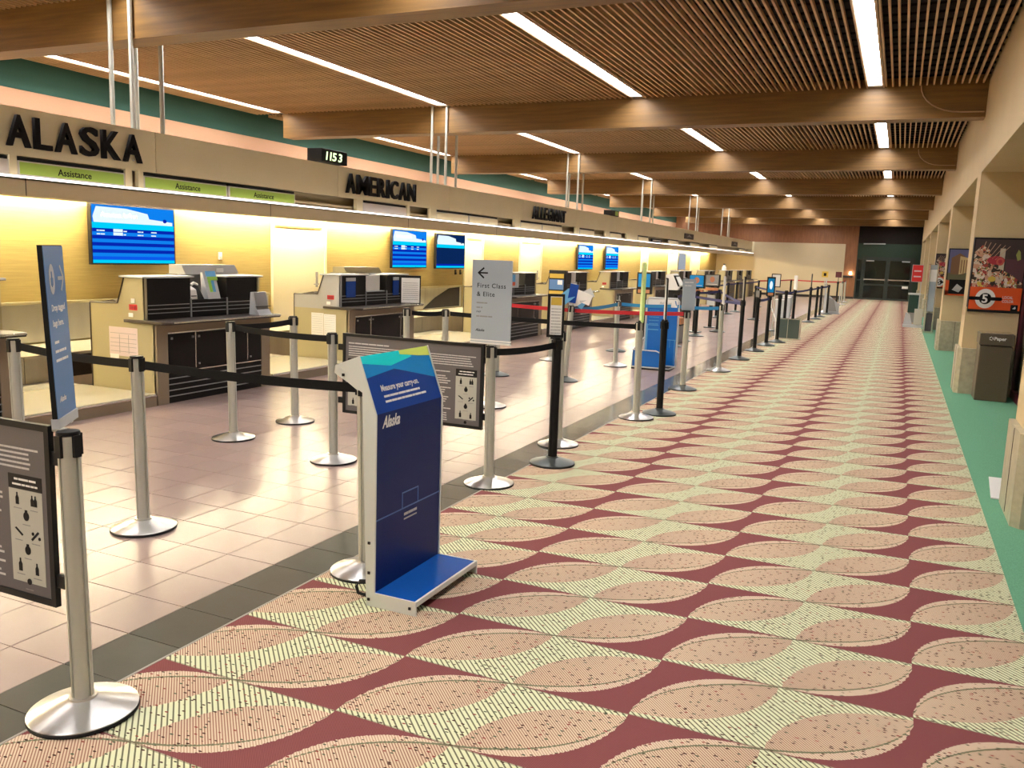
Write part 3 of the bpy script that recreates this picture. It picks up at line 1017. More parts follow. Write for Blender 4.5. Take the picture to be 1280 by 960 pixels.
# ------------------------------------------------------------------ check-in desks
def desk(y0, y1, label, side='deskbody', wrap=True, detail=2):
    t = thing('checkin_desk', label, 'desk', (-7.0, (y0 + y1) / 2, 0), 'check-in desks along the canopy')
    prof = [(-7.48, 0), (-6.60, 0), (-6.60, .80), (-6.72, .84), (-6.72, 1.25), (-6.99, 1.25), (-7.09, .99), (-7.48, .98)]
    MB().prism([(-7.48, 0), (-6.60, 0), (-6.60, .80), (-7.48, .80)], 'y', y0, y0 + .03).build('side_panel', 'deskbody', t)
    MB().prism([(-7.48, .80), (-6.60, .80), (-6.72, .84), (-6.72, 1.25), (-6.99, 1.25), (-7.09, .99), (-7.48, .98)], 'y', y0, y0 + .03).build('upper_side_panel', side, t)
    MB().prism(prof, 'y', y1 - .03, y1).build('side_panel', 'deskbody', t)
    MB().tube([(-7.48, y0 - .003, .98), (-7.09, y0 - .003, .99), (-6.99, y0 - .003, 1.255), (-6.72, y0 - .003, 1.255)], .008, 6).tube([(-7.48, y0 - .003, .02), (-7.48, y0 - .003, .98)], .006, 6).build('edge_trim', 'cover', t)
    # front
    xf = -6.575
    MB().box(-6.62, xf, y0, y0 + .14, .0, .80).box(-6.62, xf, y1 - .14, y1, .0, .80).box(-6.62, xf, y0 + .14, y1 - .14, .71, .80).build('front_frame', 'deskfront', t)
    MB().box(-6.64, xf - .012, y0 + .14, y1 - .14, .0, .71).build('front_backing', 'deskblack', t)
    MB().box(xf - .006, xf + .003, y0 + .14, y1 - .14, .703, .716).build('chrome_strip', 'chrome', t)
    da = [(y0 + .15, y0 + .50), (y0 + .515, y0 + .515 + (y1 - y0 - .68) * .78), (y0 + .53 + (y1 - y0 - .68) * .78, y1 - .15)]
    for a, b in da:
        d = MB().box(xf - .012, xf, a, b, .335, .698).build('cabinet_door', 'deskblack', t, bevel=.002)
        MB().lathe(0, 0, [(.0, 0), (.012, 0), (.012, .01), (0, .01)], 8)
        kb = MB()
        for yy in (a + .035, b - .035):
            kb.obox((xf + .005, yy, .655), (1, 0, 0), (0, 1, 0), (0, 0, 1), .006, .011, .011)
        kb.obox((xf + .005, a + .035, .37), (1, 0, 0), (0, 1, 0), (0, 0, 1), .006, .009, .009)
        kb.build('screw_cap', 'grey', d)
    for a, b in zip(da[:-1], da[1:]):
        MB().box(xf - .01, xf + .002, a[1] + .002, b[0] - .002, .335, .70).build('chrome_strip', 'chrome', t)
    for z in (.065, .125, .185, .245, .305):
        if z > .3:
            MB().box(xf - .012, xf + .001, y0 + .14, y1 - .14, z, z + .012).build('chrome_strip', 'chrome', t)
        else:
            MB().box(xf - .012, xf + .001, y0 + .14, y1 - .14, z, z + .009).build('rub_strip', 'grey', t)
    # writing shelf
    MB().prism([(-6.98, y0 - .035), (-6.46, y0 - .035), (-6.40, y0 + .02), (-6.40, y1 - .02), (-6.46, y1 + .02), (-6.74, y1 + .02), (-6.74, y0), (-6.98, y0)], 'z', .808, .838).build('writing_shelf', 'cover', t, bevel=.004)
    MB().box(-6.405, -6.392, y0 + .05, y1 - .02, .822, .836).build('shelf_edge', 'chrome', t)
    # hutch
    L = y1 - y0
    n1, n2 = y0 + L * .37, y0 + L * .69
    for a, b in ((y0 + .03, n1), (n2, y1 - .03)):
        MB().box(-6.90, -6.735, a, b, .838, 1.25).build('hutch_panel', 'deskblack', t)
    MB().box(-6.90, -6.735, n1, n2, .838, 1.02).build('hutch_panel', 'deskblack', t)
    MB().box(-6.74, -6.725, n1 - .008, n1 + .008, .838, 1.03).box(-6.74, -6.725, n2 - .008, n2 + .008, .838, 1.03).box(-6.74, -6.722, y0 + .0, y0 + .03, .838, 1.25).build('hutch_post', 'grey', t)
    for z in (.895, .935, .975):
        MB().box(-6.735, -6.727, y0 + .05, n1 - .02, z, z + .008).box(-6.735, -6.727, n1 + .02, n2 - .02, z, z + .008).box(-6.735, -6.727, n2 + .02, y1 - .05, z, z + .008).build('rub_strip', 'grey', t)
    MB().box(-7.03, -6.70, y0 - .03, n1 + .02, 1.25, 1.268).box(-7.03, -6.70, n2 - .02, y1 + .04, 1.25, 1.268).build('top_shelf', 'lgrey', t)
    MB().box(-7.03, -6.70, y0 - .03, n1 + .02, 1.246, 1.25).box(-7.03, -6.70, n2 - .02, y1 + .04, 1.246, 1.25).build('top_shelf_edge', 'black', t)
    MB().box(-7.48, -6.90, y0 + .03, y1 - .03, .93, .96).build('agent_worktop', 'lgrey', t)
    MB().prism([(-7.44, .96), (-7.25, .96), (-7.16, 1.0), (-7.2, 1.02), (-7.40, .985)], 'y', y0 + .04, y0 + .34).build('keyboard_tray', 'cover', t)
    return t, n1, n2


DESKS = [(6.11, 7.76, 'nearest check-in desk, tan side with pink notices', 'deskbody'), (9.33, 10.98, 'second check-in desk, grey upper side and blue leaflet panels', 'deskgrey'),
         (14.3, 16.0, 'third check-in desk, partly behind the first class sign', 'deskbody'), (17.45, 19.13, 'fourth check-in desk, behind the leaning post', 'deskbody'),
         (20.88, 22.5, 'fifth check-in desk with a pink sticker on its side', 'deskbody'), (24.75, 26.5, 'sixth check-in desk behind the blue bag sizer', 'deskbody'),
         (28.3, 30.2, 'seventh check-in desk behind the sign with pale blue face', 'deskbody'), (32.4, 34.4, 'eighth check-in desk behind the two touch kiosks', 'deskbody'),
         (36.6, 38.3, 'ninth check-in desk with a bottle on it', 'deskbody'), (39.4, 41.0, 'tenth check-in desk near the canopy end', 'deskbody'), (42.0, 43.6, 'last check-in desk before the end wall', 'deskbody')]
slots = []
for (a, b, lb, sd) in DESKS:
    slots.append(desk(a, b, lb, sd))
desk(2.95, 4.64, 'check-in desk cut by the frame edge, with a dark shelf', 'deskbody')

# notices and stickers on the desks
def sheet(name, lab, x0, x1, z0, z1, y, mt, mt2, lines=0, cells=False, cat='notice'):
    t = thing(name, lab, cat, ((x0 + x1) / 2, y, z0))
    P_ = Plane((x0, y, z0), (1, 0, 0), (0, 0, 1))
    b = MB()
    P_.rect(b, 0, x1 - x0, 0, z1 - z0, 0, .002)
    b.build('sheet', mt, t)
    if lines or cells:
        b = MB()
        w_, h_ = x1 - x0, z1 - z0
        if cells:
            for zz in (.78, .60, .45, .32, .15):
                P_.rect(b, w_ * .04, w_ * .96, h_ * zz, h_ * zz + .004, .002, .003)
            for xx in (.36, .68):
                P_.rect(b, w_ * xx, w_ * xx + .006, h_ * .1, h_ * .75, .002, .003)
        for q in range(lines):
            P_.words(b, w_ * .08, w_ * .9, h_ * (.92 - q * .84 / lines), h_ * .02, .002, .003)
        b.build('print', mt2, t)
    return t


M['pinkpaper'] = mat('pink_paper', (.66, .55, .57), .6)
sheet('pink_notice', 'pinkish gridded notice on the side of the nearest desk', -7.22, -6.83, .46, .75, 6.108, 'pinkpaper', 'grey', 0, True)
sheet('small_label', 'small white label under the pink notice', -7.21, -7.09, .43, .475, 6.105, 'white', 'grey', 0, False)
sheet('white_notice', 'white printed sheet, left one on the side of the second desk', -7.19, -6.99, .42, .74, 9.328, 'white', 'lgrey', 9)
sheet('white_notice', 'white printed sheet, right one on the side of the second desk', -6.985, -6.79, .42, .73, 9.328, 'white', 'lgrey', 9)
for (yd, lb) in ((6.108, 'nearest desk'), (9.328, 'second desk'), (20.878, 'fifth desk')):
    sheet('red_sticker', 'small red sticker on the upper side of the ' + lb, -6.93, -6.82, .93, .985, yd - .001, 'red', 'maroon', 0, True, 'sticker')
    sheet('white_sticker', 'small white sticker below the red one on the ' + lb, -6.94, -6.88, .86, .90, yd - .001, 'white', 'grey', 0, False, 'sticker')
sheet('beige_sticker', 'small beige sticker above the red one on the nearest desk', -6.90, -6.85, 1.0, 1.045, 6.106, 'offwhite', 'grey', 2, False, 'sticker')

# equipment in the niches
def niche_items(y1n, y2n, kind):
    w_ = y2n - y1n
    if kind == 0:
        t = thing('card_printer', 'white printer standing in the niche of the nearest desk', 'printer', (-6.86, y1n + .07, 1.02))
        MB().prism([(-6.98, 1.02), (-6.76, 1.02), (-6.78, 1.12), (-6.90, 1.18), (-6.98, 1.18)], 'y', y1n + .02, y1n + .13).build('body', 'white', t, bevel=.005)
        MB().box(-6.77, -6.757, y1n + .04, y1n + .11, 1.05, 1.06).build('slot', 'black', t)
        t = thing('desk_phone', 'black and white phone set in the niche of the nearest desk', 'phone', (-6.86, y1n + .20, 1.02))
        MB().prism([(-6.96, 1.02), (-6.78, 1.02), (-6.88, 1.17), (-6.96, 1.17)], 'y', y1n + .15, y1n + .24).build('body', 'black', t)
        MB().tube([(-6.88, y1n + .15, 1.165), (-6.88, y1n + .19, 1.185), (-6.88, y1n + .24, 1.165)], .016).build('handset', 'white', t, smooth=True)
        t = thing('leaflet_rack', 'blue and green leaflet rack in the niche of the nearest desk', 'leaflet rack', (-6.76, y1n + .33, 1.02))
        MB().prism([(-6.82, 1.02), (-6.72, 1.02), (-6.80, 1.30), (-6.83, 1.30)], 'y', y1n + .24, y1n + .42).build('holder', 'lgrey', t)
        for q, mm in enumerate(('white', 'plant', 'sky', 'white')):
            yy = y1n + .245 + q * .043
            MB().obox((-6.765, yy + .02, 1.14 + .05 * (q in (1, 2))), Vector((.96, 0, .28)), (0, 1, 0), Vector((-.28, 0, .96)), .003, .019, .10).build('leaflet', mm, t)
        MB().obox((-6.775, y1n + .33, 1.285), Vector((.96, 0, .28)), (0, 1, 0), Vector((-.28, 0, .96)), .004, .07, .03).build('header_card', 'sky', t)
        MB().obox((-6.768, y1n + .35, 1.235), Vector((.96, 0, .28)), (0, 1, 0), Vector((-.28, 0, .96)), .004, .07, .02).build('header_card', 'plant', t)
        t = thing('cable_panel', 'pale back of a screen in the niche of the nearest desk', 'screen', (-6.86, y2n - .06, 1.02))
        MB().box(-6.90, -6.87, y2n - .13, y2n - .005, 1.02, 1.25).build('panel', 'offwhite', t)
        MB().tube([(-6.865, y2n - .12, 1.24), (-6.86, y2n - .08, 1.12), (-6.86, y2n - .03, 1.03)], .005).build('cable', 'black', t)


niche_items(slots[0][1], slots[0][2], 0)
t = thing('leaflet_stand', 'grey leaflet stand on the writing shelf of the nearest desk', 'leaflet stand', (-6.5, 7.58, .838))
MB().prism([(-6.60, .838), (-6.45, .838), (-6.50, .90), (-6.54, 1.09), (-6.58, 1.09)], 'y', 7.45, 7.66).build('holder', 'lgrey', t)
MB().prism([(-6.53, .86), (-6.49, .86), (-6.535, 1.085), (-6.545, 1.085)], 'y', 7.46, 7.65).build('leaflet', 'grey', t)
MB().box(-6.50, -6.47, 7.44, 7.67, .93, .935).build('shelf_lip', 'black', t)
t = thing('terminal_case', 'long grey equipment case on the top of the nearest desk', 'equipment case', (-7.1, 7.2, 1.26))
MB().prism([(-7.30, 1.268), (-7.06, 1.268), (-7.12, 1.37), (-7.30, 1.37)], 'y', 6.98, 7.80).build('body', 'lgrey', t)
MB().box(-7.07, -7.058, 7.44, 7.55, 1.29, 1.335).build('label_plate', 'white', t)
MB().box(-7.36, -7.20, 7.0, 7.8, 1.02, 1.268).build('bracket', 'grey', t)
t = thing('terminal_case', 'beige equipment case behind the top of the second desk', 'equipment case', (-7.1, 10.3, 1.26))
MB().prism([(-7.30, 1.268), (-7.06, 1.268), (-7.12, 1.35), (-7.30, 1.35)], 'y', 9.95, 10.85).build('body', 'deskbody', t)
MB().box(-7.36, -7.20, 9.97, 10.83, 1.02, 1.268).build('bracket', 'grey', t)
# second desk: blue leaflet panels, pale screen back, framed sheet
for (a, b, lb) in ((9.47, 9.68, 'blue leaflet with a pale head on the second desk, nearer one'), (10.63, 10.78, 'blue leaflet with a pale head on the second desk, farther one')):
    t = thing('blue_leaflet', lb, 'leaflet', (-6.73, (a + b) / 2, 1.0))
    MB().box(-6.735, -6.722, a, b, .96, 1.17).build('card', 'kmid', t)
    MB().box(-6.734, -6.721, a, b, 1.175, 1.22).build('header_card', 'lgrey', t)
t = thing('screen_back', 'pale square back of a screen in the niche of the second desk', 'screen', (-6.84, 10.25, 1.02))
MB().box(-6.86, -6.82, 10.02, 10.42, 1.03, 1.25).build('panel', 'offwhite', t, bevel=.004)
MB().box(-6.815, -6.81, 9.98, 10.06, 1.05, 1.16).build('notice', 'white', t)
MB().box(-6.86, -6.75, 9.97, 10.44, 1.02, 1.03).build('foot', 'lgrey', t)
t = thing('framed_notice', 'framed white notice standing at the far end of the second desk', 'sign', (-6.5, 10.7, .84))
P_ = Plane((-6.60, 10.62, .842), Vector((.80, .6, 0)), (0, 0, 1))
b = MB(); P_.rect(b, 0, .30, 0, .41, -.02, 0); b.build('frame', 'black', t)
b = MB(); P_.rect(b, .018, .282, .015, .375, 0, .002); b.build('sheet', 'white', t)
b = MB()
for q in range(9):
    P_.words(b, .04, .26, .30 - q * .03, .008, .002, .003)
b.build('print', 'grey', t)
# third desk picture frame, printed column
t = thing('picture_card', 'small orange and blue picture card on the third desk', 'picture', (-6.72, 14.85, .99))
MB().box(-6.73, -6.715, 14.55, 15.12, .98, 1.24).build('mount', 'lgrey', t)
MB().box(-6.716, -6.712, 14.6, 14.95, 1.09, 1.23).build('picture', 'sky', t)
MB().box(-6.716, -6.712, 14.6, 14.95, 1.02, 1.09).build('picture', 'orange', t)
# desks four and on: pale screen backs
for i in range(3, 11):
    y0_, y1_ = DESKS[i][0], DESKS[i][1]
    n1, n2 = slots[i][1], slots[i][2]
    t = thing('screen_back', 'pale screen back standing in the niche of the %s' % DESKS[i][2].split(' check-in')[0] + ' desk', 'screen', (-6.82, (n1 + n2) / 2, 1.02), 'screens in the desk niches')
    MB().box(-6.86, -6.80, n1 + .10, n2 - .08, 1.03, 1.25).build('panel', 'offwhite' if i % 2 else 'lgrey', t)
    MB().box(-6.86, -6.76, n1 + .1, n2 - .08, 1.02, 1.03).build('foot', 'white', t)
t = thing('spray_bottle', 'white bottle standing on the ninth desk', 'bottle', (-6.85, 36.9, 1.268))
MB().lathe(-6.85, 36.9, [(.09, 1.268), (.09, 1.40), (.04, 1.45), (.04, 1.50), (0, 1.50)], 12).build('bottle', 'white', t)
MB().lathe(-6.85, 36.9, [(.05, 1.50), (.05, 1.54), (0, 1.54)], 10).build('cap', 'black', t)

# digital kiosk between desks
def tall_kiosk(x, y, w_, z0, z1, lb, top='offwhite'):
    t = thing('self_service_kiosk', lb, 'kiosk', (x, y, 0), 'self-service kiosks on the tiles')
    MB().box(x - w_ * .12, x + w_ * .12, y + .10, y + .16, .02, z0).build('column', 'blackm', t)
    MB().box(x - w_ * .35, x + w_ * .35, y, y + .3, 0, .02).build('base', 'greybase', t)
    MB().box(x - w_ * .5, x + w_ * .5, y + .05, y + .16, z0, z1).build('case', 'blackm', t, bevel=.006)
    return t


t = tall_kiosk(-4.956, 12.6, .28, .97, 1.385, 'blue and yellow screen kiosk seen above the pale brochures')
P_ = Plane((-5.08, 12.645, .99), (1, 0, 0), (0, 0, 1))
b = MB()
P_.rect(b, 0, .24, .27, .34, 0, .003, 1); P_.rect(b, 0, .24, .09, .25, 0, .003, 0); P_.rect(b, 0, .24, 0, .07, 0, .003, 1); P_.rect(b, .14, .22, .17, .24, .003, .005, 2)
b.build('screen', ['signblue', 'yellow', 'white'], t)
t = tall_kiosk(-4.62, 16.5, .30, .92, 1.35, 'dark kiosk with a blue screen beside the tall thin strip sign')
P_ = Plane((-4.74, 16.545, .98), (1, 0, 0), (0, 0, 1))
b = MB(); P_.rect(b, 0, .24, .08, .34, 0, .003, 0); P_.disc(b, .12, .2, .04, .07, .003, .005, 1); P_.rect(b, 0, .24, -.04, .03, 0, .003, 2)
b.build('screen', ['kblue', 'scr_cyan', 'skin_or'], t)
for (x, y, lb, bg) in ((-4.16, 19.2, 'touch kiosk with a blue screen and round orange mark', 'kblue'), (-4.15, 20.9, 'touch kiosk with a dark grey screen and orange mark', 'grey')):
    t = tall_kiosk(x, y, .36, 1.0, 1.30, lb)
    P_ = Plane((x - .165, y + .045, 1.01), (1, 0, 0), (0, 0, 1))
    b = MB(); P_.rect(b, .01, .32, .02, .275, 0, .003, 0); P_.disc(b, .165, .17, .06, .07, .003, .005, 1); P_.rect(b, .05, .29, .05, .06, .003, .005, 2)
    b.build('screen', [bg, 'scr_org', 'white'], t)
    MB().box(x - .17, x + .17, y - .12, y + .05, .92, .98).build('keyboard', 'skin_or', t)
    MB().box(x - .09, x + .09, y + .03, y + .09, .55, .8).build('printer_panel', 'lgrey', t)
t = thing('check_kiosk', 'white angled kiosk between the sixth and seventh desks', 'kiosk', (-4.15, 17.9, 0), 'self-service kiosks on the tiles')
MB().prism([(-4.50, 0), (-4.22, 0), (-4.22, .98), (-4.50, .98)], 'y', 17.95, 18.2).build('column', 'blackm', t)
MB().prism([(-4.53, .98), (-4.26, .98), (-4.20, 1.08), (-4.36, 1.33), (-4.53, 1.30)], 'y', 17.9, 18.25).build('case', 'white', t, bevel=.006)
MB().prism([(-4.26, 1.06), (-4.22, 1.06), (-4.33, 1.29), (-4.37, 1.29)], 'y', 17.895, 18.26).build('screen', 'black', t)
MB().box(-4.25, -4.17, 18.0, 18.15, 1.0, 1.05).build('scanner', 'black', t)

# ------------------------------------------------------------------ stanchions
def stanchion(kind, label='x'):
    t = thing('stanchion', label, 'stanchion', (0, 0, 0), 'belt barrier posts')
    R = .176
    bm_ = {'silver': 'steel', 'black': 'greybase', 'dark': 'greybase'}[kind]
    pm = {'silver': 'post', 'black': 'black', 'dark': 'post'}[kind]
    MB().lathe(0, 0, [(R, 0), (R + .001, .006), (R - .002, .011)], 48).build('base_rim', 'black', t, smooth=True)
    MB().lathe(0, 0, [(R - .003, .009), (R - .001, .015), (R - .004, .017)], 64).lathe(0, 0, [(R - .004, .017), (.050, .055)], 64).lathe(0, 0, [(.050, .055), (.046, .0552), (.045, .062)], 48).build('base', bm_, t, smooth=True)
    # extruded post with four belt grooves
    prof = []
    r = .035
    for q in range(4):
        c = q * PI / 2
        for d_, rr in ((-.20, r), (-.13, r), (-.125, r * .86), (.125, r * .86), (.13, r), (.20, r)):
            prof.append((rr * math.cos(c + d_), rr * math.sin(c + d_)))
        for e in range(1, 4):
            a = c + .2 + (PI / 2 - .4) * e / 4
            prof.append((r * math.cos(a), r * math.sin(a)))
    MB().prism(prof, 'z', .055, .965).build('post', pm, t, smooth=True)
    MB().lathe(0, 0, [(.036, .968), (.036, .978), (.034, .98), (0, .98)], 24).build('cap', 'black', t, smooth=True)
    for q in range(4):
        c = q * PI / 2
        ax = Vector((math.cos(c), math.sin(c), 0))
        ay = Vector((-math.sin(c), math.cos(c), 0))
        MB().obox(ax * .037 + Vector((0, 0, .932)), ax, ay, (0, 0, 1), .006, .013, .036).build('belt_clip', 'black', t)
    return t


protos = {}
POSTS = [
    ('A', 'silver', -2.407, 1.877, 'silver post nearest the viewer, at the grey board end'),
    ('L', 'silver', -4.97, 3.51, 'silver post in front of the steel platform at the frame edge'),
    ('B', 'silver', -3.761, 3.366, 'silver post alone on the tiles behind the nearest post'),
    ('K', 'silver', -2.31, 3.43, 'silver post hidden behind the blue bag sizer with one base edge out'),
    ('C', 'silver', -4.954, 5.385, 'silver post standing before the nearest desk doors'),
    ('D', 'silver', -4.987, 6.227, 'silver post standing before the gap between the first two desks'),
    ('E', 'silver', -3.802, 5.20, 'silver post holding the near end of the long grey board'),
    ('F', 'silver', -2.499, 5.231, 'silver post under the first class sign'),
    ('Mm', 'silver', -4.90, 8.05, 'silver post under the framed notice of the second desk'),
    ('N', 'silver', -4.55, 8.30, 'silver post above the board, midway between second and third desks'),
    ('F2', 'silver', -3.84, 8.0, 'silver post mostly hidden behind the first class sign'),
    ('F3', 'dark', -4.80, 10.17, 'dark-based post farther behind the first class sign'),
    ('G', 'black', -2.332, 6.014, 'nearest black post, carrying the narrow yellow-topped sign'),
    ('H', 'silver', -2.54, 6.67, 'silver post directly behind the nearest black post'),
    ('G2', 'silver', -4.84, 12.23, 'silver post far behind the nearest black post'),
    ('I', 'dark', -3.86, 10.27, 'leaning dark-based post that carries the brochures'),
    ('J', 'silver', -3.78, 12.2, 'silver post just before the blue bag sizer frame'),
    ('J2', 'dark', -4.4, 14.19, 'dark-based post behind the one before the sizer frame'),
    ('S8', 'silver', -2.311, 8.26, 'silver post with the tall yellow-green strip sign'),
    ('S8b', 'black', -2.17, 8.64, 'black post in front of the blue sizer frame'),
    ('S9', 'dark', -2.36, 10.5, 'dark-based post under the pale blue-grey sign'),
    ('S10', 'silver', -2.323, 12.65, 'silver post with a thin strip sign at the tile edge'),
    ('S11', 'black', -2.33, 14.45, 'first black post past the last silver post at the tile edge'),
    ('S12', 'black', -2.32, 16.03, 'second black post past the last silver post at the tile edge'),
    ('S13', 'black', -2.29, 17.31, 'black post with the small blue framed sign'),
    ('S14', 'black', -2.2, 18.21, 'black post just before the glass sizer box'),
    ('a8', 'black', -3.79, 15.76, 'black post in the middle row, right after the sizer frame'),
    ('a7', 'black', -3.91, 17.02, 'second black post in the middle row'),
    ('a1', 'black', -3.92, 18.35, 'third black post in the middle row, under the blue touch kiosk'),
    ('a2', 'black', -3.75, 19.9, 'fourth black post in the middle row, under the grey touch kiosk'),
    ('a3', 'black', -4.78, 25.0, 'black post in the far row, first one'),
    ('a4', 'black', -4.86, 27.07, 'black post in the far row, second one'),
    ('a5', 'black', -4.83, 28.5, 'black post in the far row, third one'),
    ('a6', 'black', -3.71, 25.04, 'black post on the tiles behind the small blue framed sign'),
    ('p1', 'black', -2.45, 21.4, 'black post behind the glass sizer box, nearer'),
    ('p2', 'black', -2.35, 22.3, 'black post with a white strip behind the glass sizer box'),
    ('r1', 'black', -2.25, 25.38, 'black post with a thin black strip, alone past the sizer box'),
    ('r2', 'black', -2.21, 27.12, 'black post in the far cluster, first'),
    ('r3', 'black', -2.21, 28.53, 'black post in the far cluster, second'),
    ('r5', 'black', -2.12, 30.2, 'black post in the far cluster, third'),
    ('r6', 'silver', -2.3, 31.6, 'silver post beside the far white sizer'),
    ('r8', 'black', -2.29, 37.4, 'far black post with a small square sign'),
    ('r7', 'silver', -2.2, 41.2, 'last silver post by the wood-panelled wall corner'),
    ('r9', 'silver', -2.15, 38.4, 'last but one silver post by the end wall'),
]
PX = {}
for (nm, kd, x, y, lb) in POSTS:
    if kd not in protos:
        t = stanchion(kd)
        protos[kd] = t
    else:
        t = copy_tree(protos[kd])
    t['label'] = lb
    t.location = (x, y, .003 if x > XT1 else 0)
    t.rotation_euler.z = random.uniform(-.15, .15) if nm not in ('A', 'F', 'E') else 0
    if nm == 'A':
        t.rotation_euler = (0, math.radians(-1.0), 0)
        t.location.z = .003
    if nm == 'I':
        t.rotation_euler = (0, math.radians(3.2), 0)
        t.location.z = .006
    PX[nm] = (x, y)
PX['I'] = (-3.805, 10.27)


def belt(a, b, mt, lb, z=.932, sag=.012, h=.024, grp='barrier belts'):
    (xa, ya), (xb, yb_) = PX[a] if isinstance(a, str) else a, PX[b] if isinstance(b, str) else b
    d = Vector((xb - xa, yb_ - ya, 0))
    L = d.length
    d.normalize()
    nrm = Vector((-d.y, d.x, 0))
    m_ = MB()
    n_ = 10
    st = .045
    for s_ in (0,):
        rows = []
        for k in range(n_ + 1):
            t_ = k / n_
            p = Vector((xa, ya, 0)) + d * (st + (L - 2 * st) * t_)
            zc = z - sag * 4 * t_ * (1 - t_)
            rows.append([p - nrm * .0012 + Vector((0, 0, zc - h)), p + nrm * .0012 + Vector((0, 0, zc - h)), p + nrm * .0012 + Vector((0, 0, zc + h)), p - nrm * .0012 + Vector((0, 0, zc + h))])
        n0 = len(m_.v)
        for r_ in rows:
            m_.v += [tuple(q) for q in r_]
        for k in range(n_):
            for q in range(4):
                q2 = (q + 1) % 4
                m_.f.append((n0 + k * 4 + q, n0 + k * 4 + q2, n0 + (k + 1) * 4 + q2, n0 + (k + 1) * 4 + q))
                m_.mi.append(0)
        m_.f.append((n0, n0 + 1, n0 + 2, n0 + 3)); m_.f.append((n0 + n_ * 4 + 3, n0 + n_ * 4 + 2, n0 + n_ * 4 + 1, n0 + n_ * 4))
        m_.mi += [0, 0]
    mid = ((xa + xb) / 2, (ya + yb_) / 2, z)
    m_.build('barrier_belt', mt, None, mid, label=lb, category='belt', group=grp)


belt('L', 'B', 'belt', 'black belt running behind the blue bag-drop sign')
belt('B', 'K', 'belt', 'black belt from the lone tile post to the blue bag sizer')
belt('C', 'D', 'belt', 'short black belt before the nearest desk')
belt('C', 'E', 'belt', 'black belt from the desk front post to the long grey board')
belt('Mm', 'N', 'belt', 'short black belt above the long grey board')
belt('N', 'S8', 'belt', 'black belt passing behind the first class sign to the strip sign post')
belt('F', 'G', 'belt', 'black belt from the first class sign to the nearest black post')
belt('F3', 'S9', 'beltred', 'long red belt across the middle of the queue', z=.95, sag=.03)
belt('I', 'J', 'beltblue', 'bright blue belt from the brochures to the next silver post', sag=.02)
belt('J', (-3.0, 12.45), 'beltblue', 'short bright blue belt going behind the blue sizer frame')
belt((-3.0, 12.45), 'S10', 'beltblue', 'bright blue belt from the sizer frame to the strip post')
belt('a8', 'a7', 'beltnavy', 'navy belt at the start of the middle row')
belt('a7', 'a1', 'beltnavy', 'navy belt under the blue touch kiosk')
belt('a1', 'a2', 'beltnavy', 'navy belt under the grey touch kiosk')
belt('a2', 'S11', 'beltnavy', 'navy belt from the middle row to the first black edge post')
belt('S12', 'S13', 'beltnavy', 'navy belt between the two black posts at the tile edge')
belt('S11', 'a7', 'beltnavy', 'navy belt crossing back to the middle row')
belt('a3', 'a4', 'beltnavy', 'navy belt in the far row, first')
belt('a4', 'a5', 'beltnavy', 'navy belt in the far row, second')
belt('a6', 'p1', 'beltnavy', 'navy belt behind the small blue framed sign')
belt('p1', 'p2', 'beltnavy', 'navy belt behind the glass sizer box')
belt('p2', 'r1', 'beltnavy', 'navy belt from the white strip post to the lone black post')
belt('r1', 'r2', 'beltnavy', 'navy belt into the far cluster')
belt('r2', 'r3', 'beltnavy', 'navy belt inside the far cluster, first')
belt('r3', 'r5', 'beltnavy', 'navy belt inside the far cluster, second')
belt('a5', (-4.8, 33.0), 'beltnavy', 'navy belt at the end of the far row')
belt((-4.8, 33.0), (-4.2, 38.0), 'beltred', 'red belt toward the far end, nearer part', z=.96)
belt((-4.2, 38.0), 'r8', 'beltred', 'red belt toward the far end, middle part', z=.96)
belt('r8', 'r7', 'beltred', 'red belt toward the far end, last part', z=.96)
for (x, y, lb) in ((-4.8, 33.0, 'far black post at the end of the navy belts'), (-4.2, 38.0, 'far black post at the start of the red belt')):
    t = copy_tree(protos['black'])
    t['label'] = lb
    t.location = (x, y, 0)

# ------------------------------------------------------------------ signs on posts
def frame_bar(P_, x0, x1, y0, y1, th, z0, z1, t, mt='black', name='frame'):
    b = MB()
    P_.rect(b, x0, x1, y0, y0 + th, z0, z1); P_.rect(b, x0, x1, y1 - th, y1, z0, z1)
    P_.rect(b, x0, x0 + th, y0 + th, y1 - th, z0, z1); P_.rect(b, x1 - th, x1, y0 + th, y1 - th, z0, z1)
    b.build(name, mt, t)


# bag-drop sign on the nearest post
t = thing('bag_drop_sign', 'tall blue bag-drop sign with a right arrow on the nearest silver post', 'sign', (-2.47, 1.90, .98))
Rr = Vector((-.125, .166, 0)).normalized()
P_ = Plane((-2.462, 1.872, .995), Rr, Vector((0, 0, 1)) - Rr.cross(Vector((0, 0, 1))) * .040)
